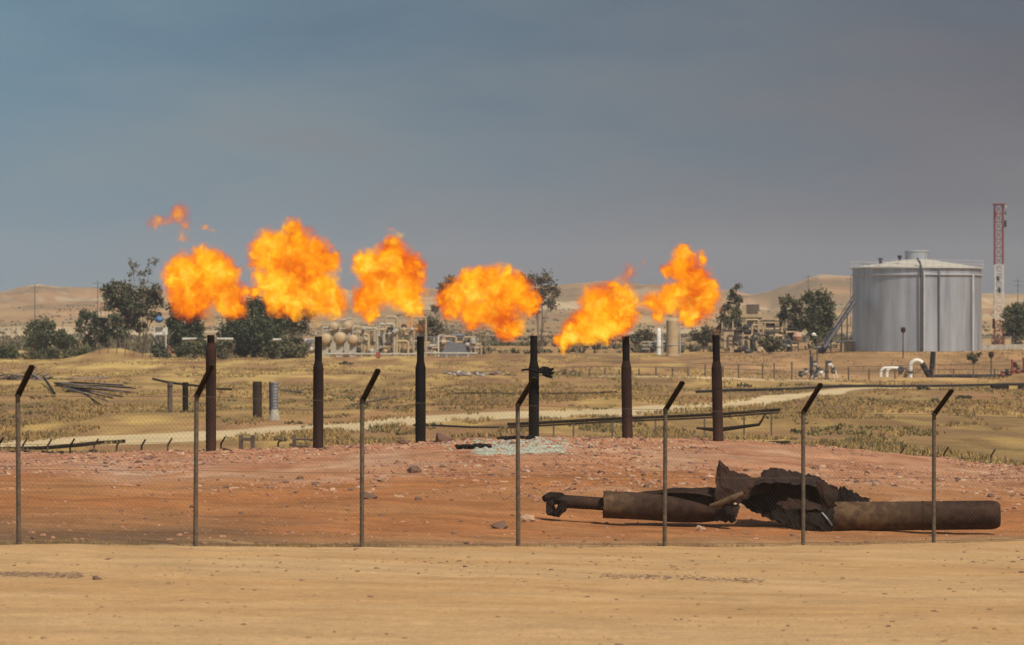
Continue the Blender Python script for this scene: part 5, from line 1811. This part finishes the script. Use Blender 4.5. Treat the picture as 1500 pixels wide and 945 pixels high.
mb = MB(); mb.tube([G(244, 500, .5), G(251, 500, .5)], .16, 8); mb.build('pump_pipe', M['red_paint'], t)
for i, (px, py, w, h, lab) in enumerate(((278, 497, 2.0, .7, 'tiny white cabin left of the first flare pipe tip'), (330, 497, 2.2, .7, 'tiny white cabin right of the first flare pipe tip'), (410, 498, 1.8, .8, 'tiny white cabin between the dark tree and second flare pipe'))):
    p = P(px, py, 498); g = gz(p.x, 498)
    t = thing('white_cabin', (p.x, 498, g), lab, 'cabin', 'tiny white cabins')
    mb = MB(); mb.box((p.x, 498, (p.z + g) / 2), (w, 1.2, p.z - g)); mb.build('wall', M['leaf_brown'], t)
    mb = MB(); mb.box((p.x, 498, p.z + .1), (w + .1, 1.4, .25)); mb.build('roof', M['white_paint'], t)

# posts round the spoil heap
hf = thing('heap_fence', G(178, 492), 'little post fence on the sandy heap under the eucalyptus trees', 'fence')
for q in range(9):
    px = 146 + q * 12.5
    g = G(px, 493, -.1); mb = MB(); mb.tube([g, g + Vector((0, 0, 1.7))], .06, 5); mb.build('post', M['wood'], hf)
for h in (.8, 1.4):
    mb = MB(); mb.tube([G(146 + q * 5, 493, h) for q in range(21)], .025, 4, cap=False); mb.build('rail', M['wood'], hf)

# power poles on the hills
for (px, pt_, hpx, Y, lab) in ((51, 416, 48, 1300, 'cross armed power pole on the hillside at the far left'), (143, 411, 36, 1500, 'faint power pole left of the eucalyptus trees'), (1184, 402, 30, 1500, 'faint power pole on the right hill above the trees'),
                               (1246, 405, 34, 1500, 'faint power pole on the hill just left of the tank'), (1491, 408, 36, 1500, 'faint power pole right of the lattice mast')):
    x = wx(px, Y); tp = P(px, pt_, Y); g = gz(x, Y)
    zb = min(g, tp.z - 3)
    t = thing('power_pole', (x, Y, zb), lab, 'power pole', 'power poles on the hills')
    mb = MB(); mb.tube([(x, Y, zb - .3), tp], [.22, .14], 6); mb.build('shaft', M['wood'], t)
    for dz in (1.2, 3.2):
        mb = MB(); mb.box(tp - Vector((0, 0, dz)), (4.2 if dz < 2 else 3.0, .2, .2)); mb.build('crossarm', M['wood'], t)
t = thing('hill_hut', G(880, 2300), 'small white hut on the ridge above the fifth flame', 'hut')
g = G(880, 2300)
mb = MB(); mb.box(g + Vector((0, 0, 1.2)), (8, 5, 3)); mb.build('wall', M['white_paint'], t)
mb = MB(); mb.box(g + Vector((0, 0, 2.9)), (9, 6, .4)); mb.build('roof', M['white_paint'], t)

# ------------------------------------------------------------------ air
HAZE = True
if HAZE:
    m = D.materials.new('haze_air'); m.use_nodes = True; tt = m.node_tree
    for n in list(tt.nodes): tt.nodes.remove(n)
    pv = nd(tt, 'ShaderNodeVolumePrincipled'); pv.inputs['Color'].default_value = (.80, .80, .82, 1); pv.inputs['Density'].default_value = .00013
    pv.inputs['Anisotropy'].default_value = 0.0
    oo = nd(tt, 'ShaderNodeOutputMaterial'); lk(tt, pv.outputs[0], oo.inputs['Volume'])
    mb = MB(); mb.box((0, 0, 45), (9000, 9000, 110))
    hz_ob = mb.build('haze', m); hz_ob['kind'] = 'stuff'; tag(hz_ob, 'thin dusty haze over the plain', 'haze')

for o in D.objects:
    if '_w' in o.keys():
        del o['_w']
